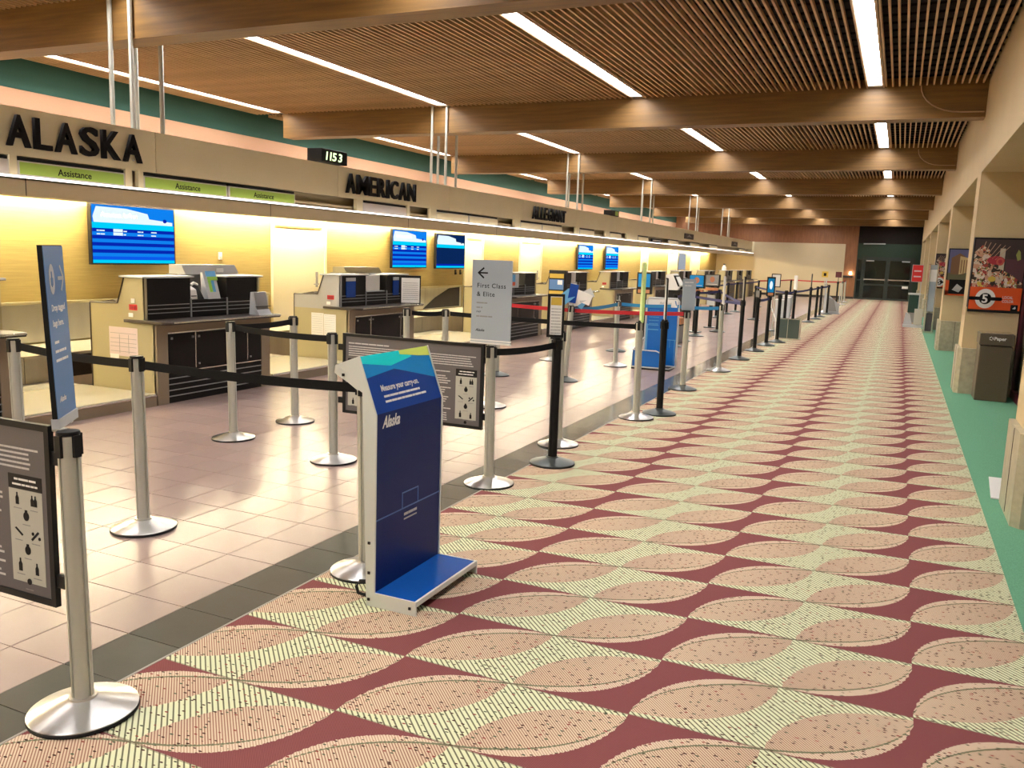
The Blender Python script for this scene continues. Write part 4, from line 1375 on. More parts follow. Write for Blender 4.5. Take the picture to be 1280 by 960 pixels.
# the reader's side faces the hall
W_, H_ = .208, .585
b = MB(); P_.rect(b, 0, W_, 0, H_, -.016, 0); b.build('backing', 'black', t)
b = MB(); P_.rect(b, .0, W_, .02, H_ - .003, 0, .002); b.build('face', 'signblue', t)
b = MB(); P_.rect(b, -.002, W_ + .004, -.012, .022, -.02, .006); b.build('bracket', 'lgrey', t)
b = MB(); P_.rect(b, .03, .06, -.02, .0, -.012, .0); P_.rect(b, .14, .17, -.02, .0, -.012, .0); b.build('foot_pin', 'post', t)
b = MB(); P_.disc(b, .062, .475, .028, .050, .002, .003, 0); P_.rect(b, .056, .064, .45, .50, .003, .004, 1); P_.rect(b, .050, .072, .455, .480, .003, .004, 1); b.build('bag_mark', ['lgrey', 'signblue'], t)
b = MB(); P_.rect(b, .125, .18, .470, .482, .002, .003); P_.poly(b, [(.150, .515), (.160, .520), (.192, .478), (.182, .474)], .002, .003); P_.poly(b, [(.150, .437), (.160, .432), (.192, .474), (.182, .478)], .002, .003); b.build('arrow', 'lgrey', t)
text('Drop tagged', .030, 'white', t, P_.p(.034, .372, .0022), P_.r, P_.u, .0004, .0005, name='lettering', xs=.95)
text('bags here.', .030, 'white', t, P_.p(.034, .322, .0022), P_.r, P_.u, .0004, .0005, name='lettering', xs=.95)
b = MB(); P_.words(b, .034, .09, .265, .012, .002, .003); P_.words(b, .034, .15, .235, .012, .002, .003); P_.words(b, .034, .165, .205, .012, .002, .003); b.build('small_print', 'white', t)
text('Alaska', .026, 'white', t, P_.p(.036, .072, .0022), P_.r, P_.u, .0004, .0005, name='lettering', shear=.3)
MB().box(-2.50, -2.45, 1.865, 1.90, .975, .985).build('mounting_plate', 'post', t)


def info_board(x0, x1, y, z0, z1, lb, near):
    t = thing('information_board', lb, 'board', ((x0 + x1) / 2, y, z0))
    P_ = Plane((x0, y - .006, z0), (1, 0, 0), (0, 0, 1))
    w_, h_ = x1 - x0, z1 - z0
    b = MB(); P_.rect(b, .008, w_ - .008, .008, h_ - .008, -.010, 0); b.build('panel', 'board', t)
    frame_bar(P_, 0, w_, 0, h_, .022, -.014, .006, t)
    rr = random.Random(5)
    b = MB()
    P_.words(b, .05, .40, h_ - .075, .013, 0, .001, rnd=rr)
    for q in range(5):
        P_.words(b, .05, w_ - .06 - rr.uniform(0, .05), h_ - .098 - q * .0165, .0095, 0, .001, rnd=rr, gap=.2)
    # the middle column of print
    for q in range(22):
        if q in (1, 6, 10, 14, 17):
            continue
        P_.words(b, .30, w_ - .25 - rr.uniform(0, .05), h_ - .215 - q * .0165, .0105, 0, .001, rnd=rr, gap=.2)
    b.build('print', 'boardtext', t)
    # left icon strip and right icon strip
    for (xa, xb) in ((.045, .235), (w_ - .215, w_ - .05)):
        b = MB(); P_.rect(b, xa, xb, h_ - .235, h_ - .185, 0, .0015, 0); P_.rect(b, xa, xb, .06, h_ - .237, 0, .0015, 1)
        P_.words(b, xa + .03, xb - .02, h_ - .205, .010, .0015, .0022, 2, rnd=rr); P_.words(b, xa + .02, xb - .02, h_ - .223, .009, .0015, .0022, 2, rnd=rr)
        b.build('icon_panel', ['black', 'boardicon', 'white'], t)
        b = MB()
        hh = h_ - .30
        w2 = xb - xa
        def bottle(cx, cy, s_):
            P_.poly(b, [(cx - .008 * s_, cy - .02 * s_), (cx + .008 * s_, cy - .02 * s_), (cx + .008 * s_, cy + .004 * s_), (cx + .003 * s_, cy + .012 * s_), (cx + .003 * s_, cy + .022 * s_), (cx - .003 * s_, cy + .022 * s_), (cx - .003 * s_, cy + .012 * s_), (cx - .008 * s_, cy + .004 * s_)], .0015, .0025)
        cl, cr_, cc = xa + w2 * .25, xa + w2 * .75, xa + w2 * .5
        top = h_ - .27
        bottle(cl, top, 1.0); bottle(cr_ - .008, top, .9); bottle(cr_ + .008, top, .9)
        for dz, s_ in ((.058, 1), (.178, 1)):
            P_.disc(b, cc, top - dz, .014, .016, .0015, .0025)
            P_.rect(b, cc - .006, cc + .006, top - dz + .014, top - dz + .022, .0015, .0025)
        P_.poly(b, [(cl - .02, top - .105), (cl - .012, top - .102), (cl + .022, top - .125), (cl + .016, top - .13)], .0015, .0025)
        P_.poly(b, [(cr_ - .022, top - .135), (cr_ - .015, top - .14), (cr_ + .02, top - .108), (cr_ + .012, top - .104)], .0015, .0025)
        P_.disc(b, cr_ - .012, top - .115, .006, None, .0015, .0025); P_.disc(b, cr_ + .02, top - .128, .006, None, .0015, .0025)
        bottle(cl, top - .235, 1.1); bottle(cr_, top - .24, 1.0)
        P_.disc(b, cc, top - .29, .011, None, .0015, .0025)
        b.build('icons', 'letters', t)
        b = MB()
        for (cx, dz) in ((cl, .035), (cr_, .035), (cc, .09), (cl, .148), (cr_, .152), (cc, .21), (cl, .27), (cr_, .275), (cc, .32)):
            P_.words(b, cx - .02, cx + .02, top - dz, .004, .0015, .002, rnd=rr)
        b.build('captions', 'grey', t)
    for (xa, xb) in ((-.045, .0), (w_, w_ + .05)):
        for zz in (.09, h_ - .11):
            b = MB(); P_.rect(b, xa, xb, zz - .02, zz + .025, -.02, .0); b.build('post_clamp', 'black', t)
    return t


info_board(-3.68, -2.485, 1.862, .37, .995, 'dark grey information board cut by the frame edge', True)
info_board(-3.725, -2.555, 5.215, .385, .985, 'dark grey information board between two silver posts behind the blue sizer', False)

# first class sign
t = thing('first_class_sign', 'blue-grey first class sign with a left arrow above the grey board', 'sign', (-2.52, 5.22, .985))
P_ = Plane((-2.665, 5.215, .99), (1, 0, 0), (0, 0, 1))
W_, H_ = .298, .57
b = MB(); P_.rect(b, 0, W_, 0, H_, -.012, 0); b.build('panel', 'signgrey', t)
b = MB(); P_.rect(b, -.002, W_ + .004, .0, .012, -.018, .006); P_.rect(b, -.002, W_ + .002, .018, .028, -.018, .006); b.build('bracket', 'white', t)
b = MB(); P_.rect(b, .05, .118, .478, .488, 0, .001); P_.poly(b, [(.040, .483), (.047, .490), (.086, .522), (.092, .513), (.055, .483), (.092, .453), (.086, .444), (.047, .476)], 0, .001); b.build('arrow', 'letters', t)
text('First Class', .044, 'letters', t, P_.p(.038, .383, .0005), P_.r, P_.u, .0003, .0003, name='lettering', sp=1.15)
text('& Elite', .044, 'letters', t, P_.p(.038, .325, .0005), P_.r, P_.u, .0003, .0003, name='lettering', sp=1.15)
b = MB(); P_.words(b, .038, .12, .275, .013, 0, .001, gap=.2); P_.words(b, .038, .085, .243, .013, 0, .001); 
P_.words(b, .038, .17, .183, .013, 0, .001, gap=.3); b.build('small_print', 'grey', t)
text('MVP', .018, 'letters', t, P_.p(.038, .212, .0005), P_.r, P_.u, .0003, name='lettering')
text('Alaska', .026, 'letters', t, P_.p(.034, .085, .0005), P_.r, P_.u, .0003, .0004, shear=.35, name='lettering')
MB().box(-2.52, -2.48, 5.215, 5.245, .975, .99).build('foot', 'lgrey', t)

# narrow sign on nearest black post
t = thing('narrow_sign', 'narrow black-framed sign with a yellow top on the nearest black post', 'sign', (-2.35, 6.0, .985))
P_ = Plane((-2.412, 5.985, .99), Vector((.92, .38, 0)), (0, 0, 1))
b = MB(); P_.rect(b, 0, .13, 0, .33, -.014, 0); b.build('frame', 'black', t)
b = MB(); P_.rect(b, .022, .112, .02, .31, 0, .002); b.build('sheet', 'white', t)
b = MB(); P_.rect(b, .026, .108, .245, .305, .002, .003); b.build('yellow_head', 'yellow', t)
b = MB()
for q in range(9):
    P_.words(b, .03, .105, .215 - q * .023, .006, .002, .003)
b.build('print', 'grey', t)
MB().box(-2.38, -2.30, 5.99, 6.04, .978, .992).build('foot', 'black', t)

# yellow-green strip sign, seen edge-on
def edge_sign(x, y, z0, z1, w_, th, dirn, mats_, lb, nm='strip_sign'):
    t = thing(nm, lb, 'sign', (x, y, z0))
    d = Vector(dirn).normalized()
    n_ = Vector((-d.y, d.x, 0))
    b = MB().obox((x, y, (z0 + z1) / 2), d, n_, (0, 0, 1), w_ / 2, th / 2, (z1 - z0) / 2)
    b.build('panel', mats_[0], t)
    b = MB().obox(Vector((x, y, (z0 + z1) / 2)) + n_ * (th / 2 + .002), d, n_, (0, 0, 1), w_ / 2 - .012, .002, (z1 - z0) / 2 - .012)
    b.obox(Vector((x, y, (z0 + z1) / 2)) - n_ * (th / 2 + .002), d, n_, (0, 0, 1), w_ / 2 - .012, .002, (z1 - z0) / 2 - .012)
    b.build('face', mats_[1], t)
    MB().box(x - .03, x + .03, y - .012, y + .012, z0 - .006, z0 + .01).build('foot', 'black', t)
    return t


def to_cam(x, y):
    return Vector((x, y, 0)).normalized()


def turned(x, y, deg):
    v = to_cam(x, y)
    a = math.radians(deg)
    return (v.x * math.cos(a) - v.y * math.sin(a), v.x * math.sin(a) + v.y * math.cos(a), 0)


x, y = PX['S8']
edge_sign(x, y, .985, 1.57, .30, .018, turned(x, y, 4), ('yellowgreen', 'yellowgreen'), 'tall thin yellow-green strip sign seen edge-on')
x, y = PX['S8b']
edge_sign(x, y, .985, 1.42, .28, .012, turned(x, y, 3), ('black', 'lgrey'), 'tall thin grey and black strip sign seen edge-on on a black post')
x, y = PX['S9']
t = thing('pale_sign', 'pale blue-grey sign on the silver post by the tile edge', 'sign', (x, y, .985))
P_ = Plane((x - .072, y - .01, .995), Vector((.86, .5, 0)), (0, 0, 1))
b = MB(); P_.rect(b, 0, .165, 0, .385, -.014, 0); b.build('panel', 'signgrey', t)
b = MB(); P_.words(b, .02, .14, .34, .014, 0, .001); P_.words(b, .02, .12, .30, .012, 0, .001); b.build('print', 'white', t)
MB().box(x - .04, x + .04, y - .015, y + .015, .978, .996).build('foot', 'black', t)
x, y = PX['S10']
edge_sign(x, y, .985, 1.40, .26, .014, turned(x, y, 4), ('lgrey', 'lgrey'), 'thin grey strip sign seen edge-on past the pale sign')
x, y = PX['S11']
edge_sign(x, y, .985, 1.38, .26, .020, turned(x, y, 5), ('black', 'board'), 'thin black strip sign seen edge-on on the first black edge post')
x, y = PX['S12']
edge_sign(x, y, .985, 1.12, .2, .03, turned(x, y, 20), ('black', 'board'), 'short black sign on the second black edge post')
x, y = PX['S13']
t = thing('blue_framed_sign', 'small black-framed sign with a light blue picture', 'sign', (x, y, .985))
P_ = Plane((x - .07, y, .99), Vector((.96, .28, 0)), (0, 0, 1))
b = MB(); P_.rect(b, 0, .16, -.02, .36, -.02, 0); b.build('frame', 'black', t)
b = MB(); P_.rect(b, .02, .14, .06, .33, 0, .002, 0); P_.disc(b, .08, .2, .03, .08, .002, .004, 1); P_.rect(b, .03, .13, .0, .05, 0, .002, 2); b.build('picture', ['kblue', 'scr_white', 'skin_or'], t)
x, y = PX['p1']
t = thing('paper_sign', 'white paper sign in a black frame above the glass sizer box', 'sign', (x - .35, y, .985))
xx = -2.72
MB().box(xx - .012, xx + .012, y - .01, y + .01, .003, 1.06).build('stand_pole', 'post', t)
MB().lathe(xx, y, [(.12, .0), (.12, .012), (0, .02)], 20).build('stand_base', 'greybase', t)
P_ = Plane((xx - .10, y - .012, 1.05), (1, 0, 0), (0, 0, 1))
frame_bar(P_, 0, .22, 0, .32, .02, -.01, .004, t)
b = MB(); P_.rect(b, .015, .205, .015, .305, -.006, 0); b.build('sheet', 'white', t)
x, y = PX['p2']
edge_sign(x, y, .985, 1.34, .24, .03, turned(x, y, 14), ('white', 'white'), 'white strip sign on the black post behind the sizer box')
x, y = PX['r1']
edge_sign(x, y, .985, 1.37, .25, .02, turned(x, y, 2), ('black', 'board'), 'thin black strip sign on the lone far black post')
x, y = PX['r8']
t = thing('square_sign', 'small square dark sign over the red belt', 'sign', (x, y, 1.0))
MB().box(x - .12, x + .12, y - .01, y + .01, 1.15, 1.38).build('panel', 'maroon', t)
MB().box(x - .012, x + .012, y - .008, y + .008, .985, 1.15).build('stem', 'black', t)
t = thing('square_sign', 'small cream square sign near the far end of the queue', 'sign', (-2.75, 36.5, 1.0))
MB().box(-2.87, -2.63, 36.49, 36.51, 1.15, 1.38).build('panel', 'yellow', t)
MB().box(-2.80, -2.70, 36.485, 36.49, 1.2, 1.32).build('mark', 'letters', t)
MB().box(-2.762, -2.738, 36.49, 36.51, .0, 1.15).build('stem', 'post', t)

# brochures on the leaning post
t = thing('brochure_display', 'crumpled pale blue and white brochure display on the leaning post', 'brochure display', (-3.70, 10.27, .98))
rnd = random.Random(11)
for q, (dx, dz, w_, h_, an, mm) in enumerate(((-.10, .08, .11, .07, .7, 'sky'), (.0, .14, .055, .12, -.15, 'kmid'), (.0, .22, .04, .05, 0, 'white'), (.12, .10, .12, .07, -.35, 'white'), (.16, .12, .10, .06, .5, 'lgrey'), (.03, .03, .10, .05, .3, 'white'), (.10, .04, .08, .06, 1.0, 'sky'))):
    ax = Vector((math.cos(an), .15, math.sin(an))).normalized()
    ny = Vector((0, 1, 0))
    az = ax.cross(ny).normalized()
    ny = az.cross(ax)
    MB().obox((-3.78 + dx, 10.22 + q * .012, 1.0 + dz), ax, az, ny, w_, h_, .003).build('brochure', mm, t)
MB().tube([(-3.79, 10.27, .97), (-3.77, 10.26, 1.14)], .012).build('stem', 'post', t)

# ------------------------------------------------------------------ carry-on measuring stand (front)
t = thing('bag_sizer', 'tall blue carry-on measuring stand with a foot plate on the carpet', 'bag sizer', (-2.0, 3.39, 0))
ya, yb_ = 3.088, 3.672
xfr = -2.032
zt = .885
TOPX, TOPZ = -2.125, 1.135
# side cheeks
side = [(-1.808, .003), (-1.81, .068), (xfr + .006, .068), (xfr + .006, zt), (TOPX + .006, TOPZ + .004), (-2.245, 1.09), (-2.25, 1.055), (-2.10, .98), (-2.070, .003)]
for (a, b_) in ((ya - .008, ya), (yb_, yb_ + .008)):
    MB().prism(side, 'y', a, b_).build('side_cheek', 'kside', t)
MB().box(-2.050, xfr, ya, yb_, .062, zt).build('front_panel', 'kdark', t)
# sloping head panel
sl = Vector((TOPX - xfr, 0, TOPZ - zt))
Ls = sl.length
slu = sl.normalized()
P_ = Plane((xfr, ya, zt), (0, 1, 0), slu)
Wk = yb_ - ya
b = MB()
P_.rect(b, 0, Wk, 0, Ls, -.02, 0, 0)
b.build('head_panel', 'kmid', t)
b = MB()
P_.poly(b, [(0, Ls * .62), (Wk * .42, Ls * .70), (Wk * .42, Ls * .70), (Wk, Ls * .40), (Wk, Ls), (0, Ls)], .0, .001, 0)
P_.poly(b, [(0, Ls * .88), (Wk * .38, Ls * .76), (Wk * .72, Ls * .86), (Wk * .45, Ls), (0, Ls)], .001, .002, 1)
P_.poly(b, [(Wk * .38, Ls * .76), (Wk * .72, Ls * .88), (Wk, Ls * .86), (Wk, Ls), (Wk * .2, Ls)], .001, .0015, 1)
P_.poly(b, [(Wk * .55, Ls * .93), (Wk * .80, Ls * .86), (Wk, Ls * .82), (Wk, Ls), (Wk * .55, Ls)], .002, .003, 2)
b.build('head_pattern', ['kblue', 'kcyan', 'klime'], t)
text('Measure your carry-on.', .040, 'white', t, P_.p(Wk * .155, Ls * .36, .0015), P_.r, P_.u, .0004, .0008, name='lettering', xs=.85)
b = MB(); P_.words(b, Wk * .17, Wk * .70, Ls * .245, .014, .0005, .0015, gap=.25); P_.words(b, Wk * .17, Wk * .78, Ls * .155, .014, .0005, .0015, gap=.25); b.build('small_print', 'white', t)
MB().prism([(TOPX - .02, TOPZ - .02), (TOPX, TOPZ), (-2.24, 1.085), (-2.24, 1.07)], 'y', ya, yb_).build('head_cap', 'kside', t)
MB().prism([(-2.13, .985), (-2.245, 1.055), (-2.24, 1.07), (-2.125, 1.0)], 'y', ya, yb_).build('head_underside', 'kside', t)
P_ = Plane((xfr, ya, .062), (0, 1, 0), (0, 0, 1))
text('Alaska', .075, 'white', t, P_.p(Wk * .09, .755, .0005), P_.r, P_.u, .0005, .0018, shear=.35, name='lettering', xs=.72)
b = MB()
P_.rect(b, 0, Wk, .335, .341, .0, .0015); P_.rect(b, Wk * .385, Wk * .385 + .006, .341, .415, 0, .0015); P_.rect(b, Wk * .63, Wk * .63 + .006, .341, .415, 0, .0015); P_.rect(b, Wk * .385, Wk * .64, .411, .417, 0, .0015)
b.build('outline_mark', 'kline', t)
b = MB(); P_.words(b, Wk * .42, Wk * .62, .300, .018, 0, .001, gap=.15); P_.words(b, Wk * .42, Wk * .62, .280, .010, 0, .001, gap=.15); b.build('size_print', 'lgrey', t)
MB().box(xfr, -1.815, ya, yb_, .058, .066).build('foot_plate', 'kfoot', t)
MB().box(-1.82, -1.808, ya, yb_, .045, .068).build('foot_lip', 'kside', t)
MB().box(-2.068, -2.058, ya, yb_, .10, .87).build('back_panel', 'kside', t)
b = MB()
for (x_, z_) in ((-2.056, .30), (-2.056, .16), (-2.056, .035), (-1.84, .035), (-2.20, 1.05)):
    b.obox((x_, ya - .010, z_), (1, 0, 0), (0, 1, 0), (0, 0, 1), .006, .003, .006)
b.build('screw', 'black', t)
MB().tube([(-2.09, ya + .03, .10), (-2.13, ya + .03, .095), (-2.15, ya + .03, .065), (-2.14, ya + .03, .035), (-2.09, ya + .03, .03)], .008).build('wheel_guard', 'black', t, smooth=True)

# ------------------------------------------------------------------ blue airline sizer frame (middle)
t = thing('sizer_frame', 'blue bag sizer board in a pale tube frame standing on the tiles', 'bag sizer', (-3.1, 12.6, 0))
ox, oy = -3.42, 12.45
Rr = Vector((1, .06, 0)).normalized()
P_ = Plane((ox, oy, .03), Rr, (0, 0, 1))
b = MB(); P_.rect(b, .02, .47, .0, .88, -.02, 0); b.build('board', 'aablue', t)
b = MB(); P_.rect(b, .02, .47, .88, 1.00, -.02, 0); b.build('header_board', 'white', t)
text('American', .045, 'grey', t, P_.p(.20, .925, .001), P_.r, P_.u, .0003, name='lettering')
b = MB(); P_.poly(b, [(.42, .98), (.44, .98), (.455, .91), (.44, .91)], .0, .002); b.build('tail_mark', 'signblue', t)
b = MB().tube([P_.p(.0, 0, .0), P_.p(.0, .97, 0), P_.p(.03, 1.01, 0), P_.p(.46, 1.01, 0), P_.p(.49, .97, 0), P_.p(.49, 0, 0)], .013)
b.build('frame_tube', 'lgrey', t, smooth=True)
b = MB()
P_.rect(b, .01, .04, .02, .62, 0, .004); P_.rect(b, .04, .2, .60, .61, 0, .004)
P_.rect(b, .30, .308, .40, .62, 0, .004); P_.rect(b, .30, .47, .392, .40, 0, .004); P_.rect(b, .38, .384, .28, .39, 0, .004); P_.rect(b, .45, .458, .03, .39, 0, .004)
for q in range(5):
    P_.words(b, .05, .2, .82 - q * .05, .012, 0, .003)
P_.rect(b, .03, .2, .53, .545, 0, .004)
b.build('outline_mark', 'sky', t)
MB().tube([P_.p(-.10, .02, .35), P_.p(-.10, .25, .33), P_.p(.25, .25, .33), P_.p(.32, .22, .33), P_.p(.38, .02, .35)], .010).tube([P_.p(-.10, .25, .33), P_.p(.0, .42, 0)], .010).tube([P_.p(-.1, .0, .35), P_.p(.45, .0, .35), P_.p(.49, .0, 0), P_.p(0, 0, 0), P_.p(-.1, 0, .35)], .010).build('bin_rail', 'lgrey', t, smooth=True)
b = MB(); P_.rect(b, -.10, .38, .01, .24, .30, .306); b.build('bin_front', 'aablue', t)
b = MB(); P_.rect(b, -.1, .47, -.03, -.01, -.02, .36); b.build('foot', 'black', t)
# wooden crate thing beside
t = thing('brown_box', 'low brown box behind the blue sizer frame', 'box', (-3.9, 16.5, 0))
MB().box(-4.05, -3.78, 16.3, 16.8, .38, .50).build('top', 'skin_or', t)
MB().box(-4.02, -3.80, 16.33, 16.77, .02, .38).build('body', 'grey', t)
MB().box(-4.05, -3.78, 16.3, 16.8, .35, .38).build('band', 'black', t)

# glass sizer box past the black posts
t = thing('glass_sizer', 'low grey-green glass sizer box beside the black posts', 'bag sizer', (-2.1, 19.2, .003))
for (x0, x1) in ((-2.34, -2.12), (-2.11, -1.88)):
    MB().box(x0, x1, 19.2, 19.21, .02, .43).build('glass_panel', 'smoke', t)
    MB().box(x0, x1, 19.55, 19.56, .02, .43).build('glass_panel', 'smoke', t)
MB().box(-1.885, -1.875, 19.2, 19.56, .02, .43).build('glass_panel', 'glass', t)
MB().box(-2.36, -1.86, 19.19, 19.57, .003, .02).build('base', 'stone', t)
MB().box(-2.36, -1.86, 19.19, 19.21, .43, .44).box(-2.12, -2.11, 19.19, 19.2, .02, .44).box(-1.87, -1.86, 19.19, 19.2, .02, .44).box(-2.36, -2.35, 19.19, 19.2, .02, .44).build('frame', 'stone', t)
# black leaning pipe with white
t = thing('white_stick', 'thin white bent stick leaning beside the glass sizer box', 'stick', (-2.4, 18.4, .003))
MB().tube([(-2.42, 18.52, .95), (-2.40, 18.53, .7), (-2.30, 18.55, .45)], .012).tube([(-2.30, 18.55, .45), (-2.28, 18.55, .01)], .010).build('stick', 'white', t)
# far white sizer
t = thing('white_sizer', 'white metal bag sizer frame near the far end of the queue', 'bag sizer', (-2.0, 31.0, .003))
MB().box(-2.35, -1.75, 30.6, 31.1, .003, .04).build('base', 'lgrey', t)
MB().box(-2.30, -2.26, 31.0, 31.05, .04, 1.15).build('upright', 'lgrey', t)
MB().box(-1.80, -1.77, 30.6, 30.63, .04, 1.05).build('upright', 'lgrey', t)
b = MB().prism([(-2.28, .04), (-1.80, .04), (-1.80, .35), (-2.28, .75)], 'y', 30.7, 30.72)
b.build('side_plate', 'lgrey', t)
MB().prism([(-2.1, .1), (-1.85, .1), (-1.95, .5), (-2.15, .55)], 'y', 30.6, 30.61).build('face_plate', 'grey', t)
# silver bollards among the far posts
for i, (x, y) in enumerate(((-2.95, 24.6), (-3.05, 26.5), (-3.2, 28.2))):
    t = thing('pale_cabinet', ['pale low cabinet in the far queue, nearest', 'pale low cabinet in the far queue, middle', 'pale low cabinet in the far queue, farthest'][i], 'cabinet', (x, y, 0), 'pale cabinets in the far queue')
    MB().box(x - .14, x + .14, y, y + .3, .02, .62).build('body', 'lgrey', t)
    MB().box(x - .15, x + .15, y - .01, y + .31, .62, .64).build('top', 'white', t)

# ------------------------------------------------------------------ right side: posters, bins, signs
def food_material():
    m = bpy.data.materials.new('food_print')
    m.use_nodes = True
    nt = V.nt = m.node_tree
    b = nt.nodes['Principled BSDF']
    g = nt.nodes.new('ShaderNodeNewGeometry')
    nz = nt.nodes.new('ShaderNodeTexNoise')
    nz.inputs['Scale'].default_value = 9
    nt.links.new(g.outputs['Position'], nz.inputs['Vector'])
    ad = nt.nodes.new('ShaderNodeVectorMath')
    ad.operation = 'MULTIPLY_ADD'
    nt.links.new(nz.outputs['Color'], ad.inputs[0])
    ad.inputs[1].default_value = (.10, .10, .10)
    nt.links.new(g.outputs['Position'], ad.inputs[2])
    def layer(scale, stops):
        vo = nt.nodes.new('ShaderNodeTexVoronoi')
        vo.inputs['Scale'].default_value = scale
        nt.links.new(ad.outputs[0], vo.inputs['Vector'])
        sc = nt.nodes.new('ShaderNodeSeparateColor')
        nt.links.new(vo.outputs['Color'], sc.inputs[0])
        r = nt.nodes.new('ShaderNodeValToRGB')
        r.color_ramp.interpolation = 'CONSTANT'
        e = r.color_ramp.elements
        while len(e) < len(stops):
            e.new(.5)
        for q, (p, c) in enumerate(stops):
            e[q].position = p
            e[q].color = (*c, 1)
        nt.links.new(sc.outputs[0], r.inputs[0])
        return V(r.outputs[0]), V(sc.outputs[1])
    A, h1 = layer(24, [(0, (.03, .015, .012)), (.22, (.55, .30, .20)), (.40, (.62, .50, .40)), (.55, (.35, .05, .04)), (.68, (.60, .42, .08)), (.76, (.10, .04, .03)), (.88, (.70, .62, .55))])
    B, h2 = layer(60, [(0, (.02, .02, .015)), (.3, (.60, .25, .12)), (.5, (.70, .60, .45)), (.7, (.25, .28, .08)), (.8, (.42, .06, .04)), (.9, (.75, .70, .62))])
    c = mixc(h1.gt(.55), A, B)
    nt.links.new(c.s, b.inputs['Base Color'])
    b.inputs['Roughness'].default_value = .4
    return m


M['food'] = food_material()


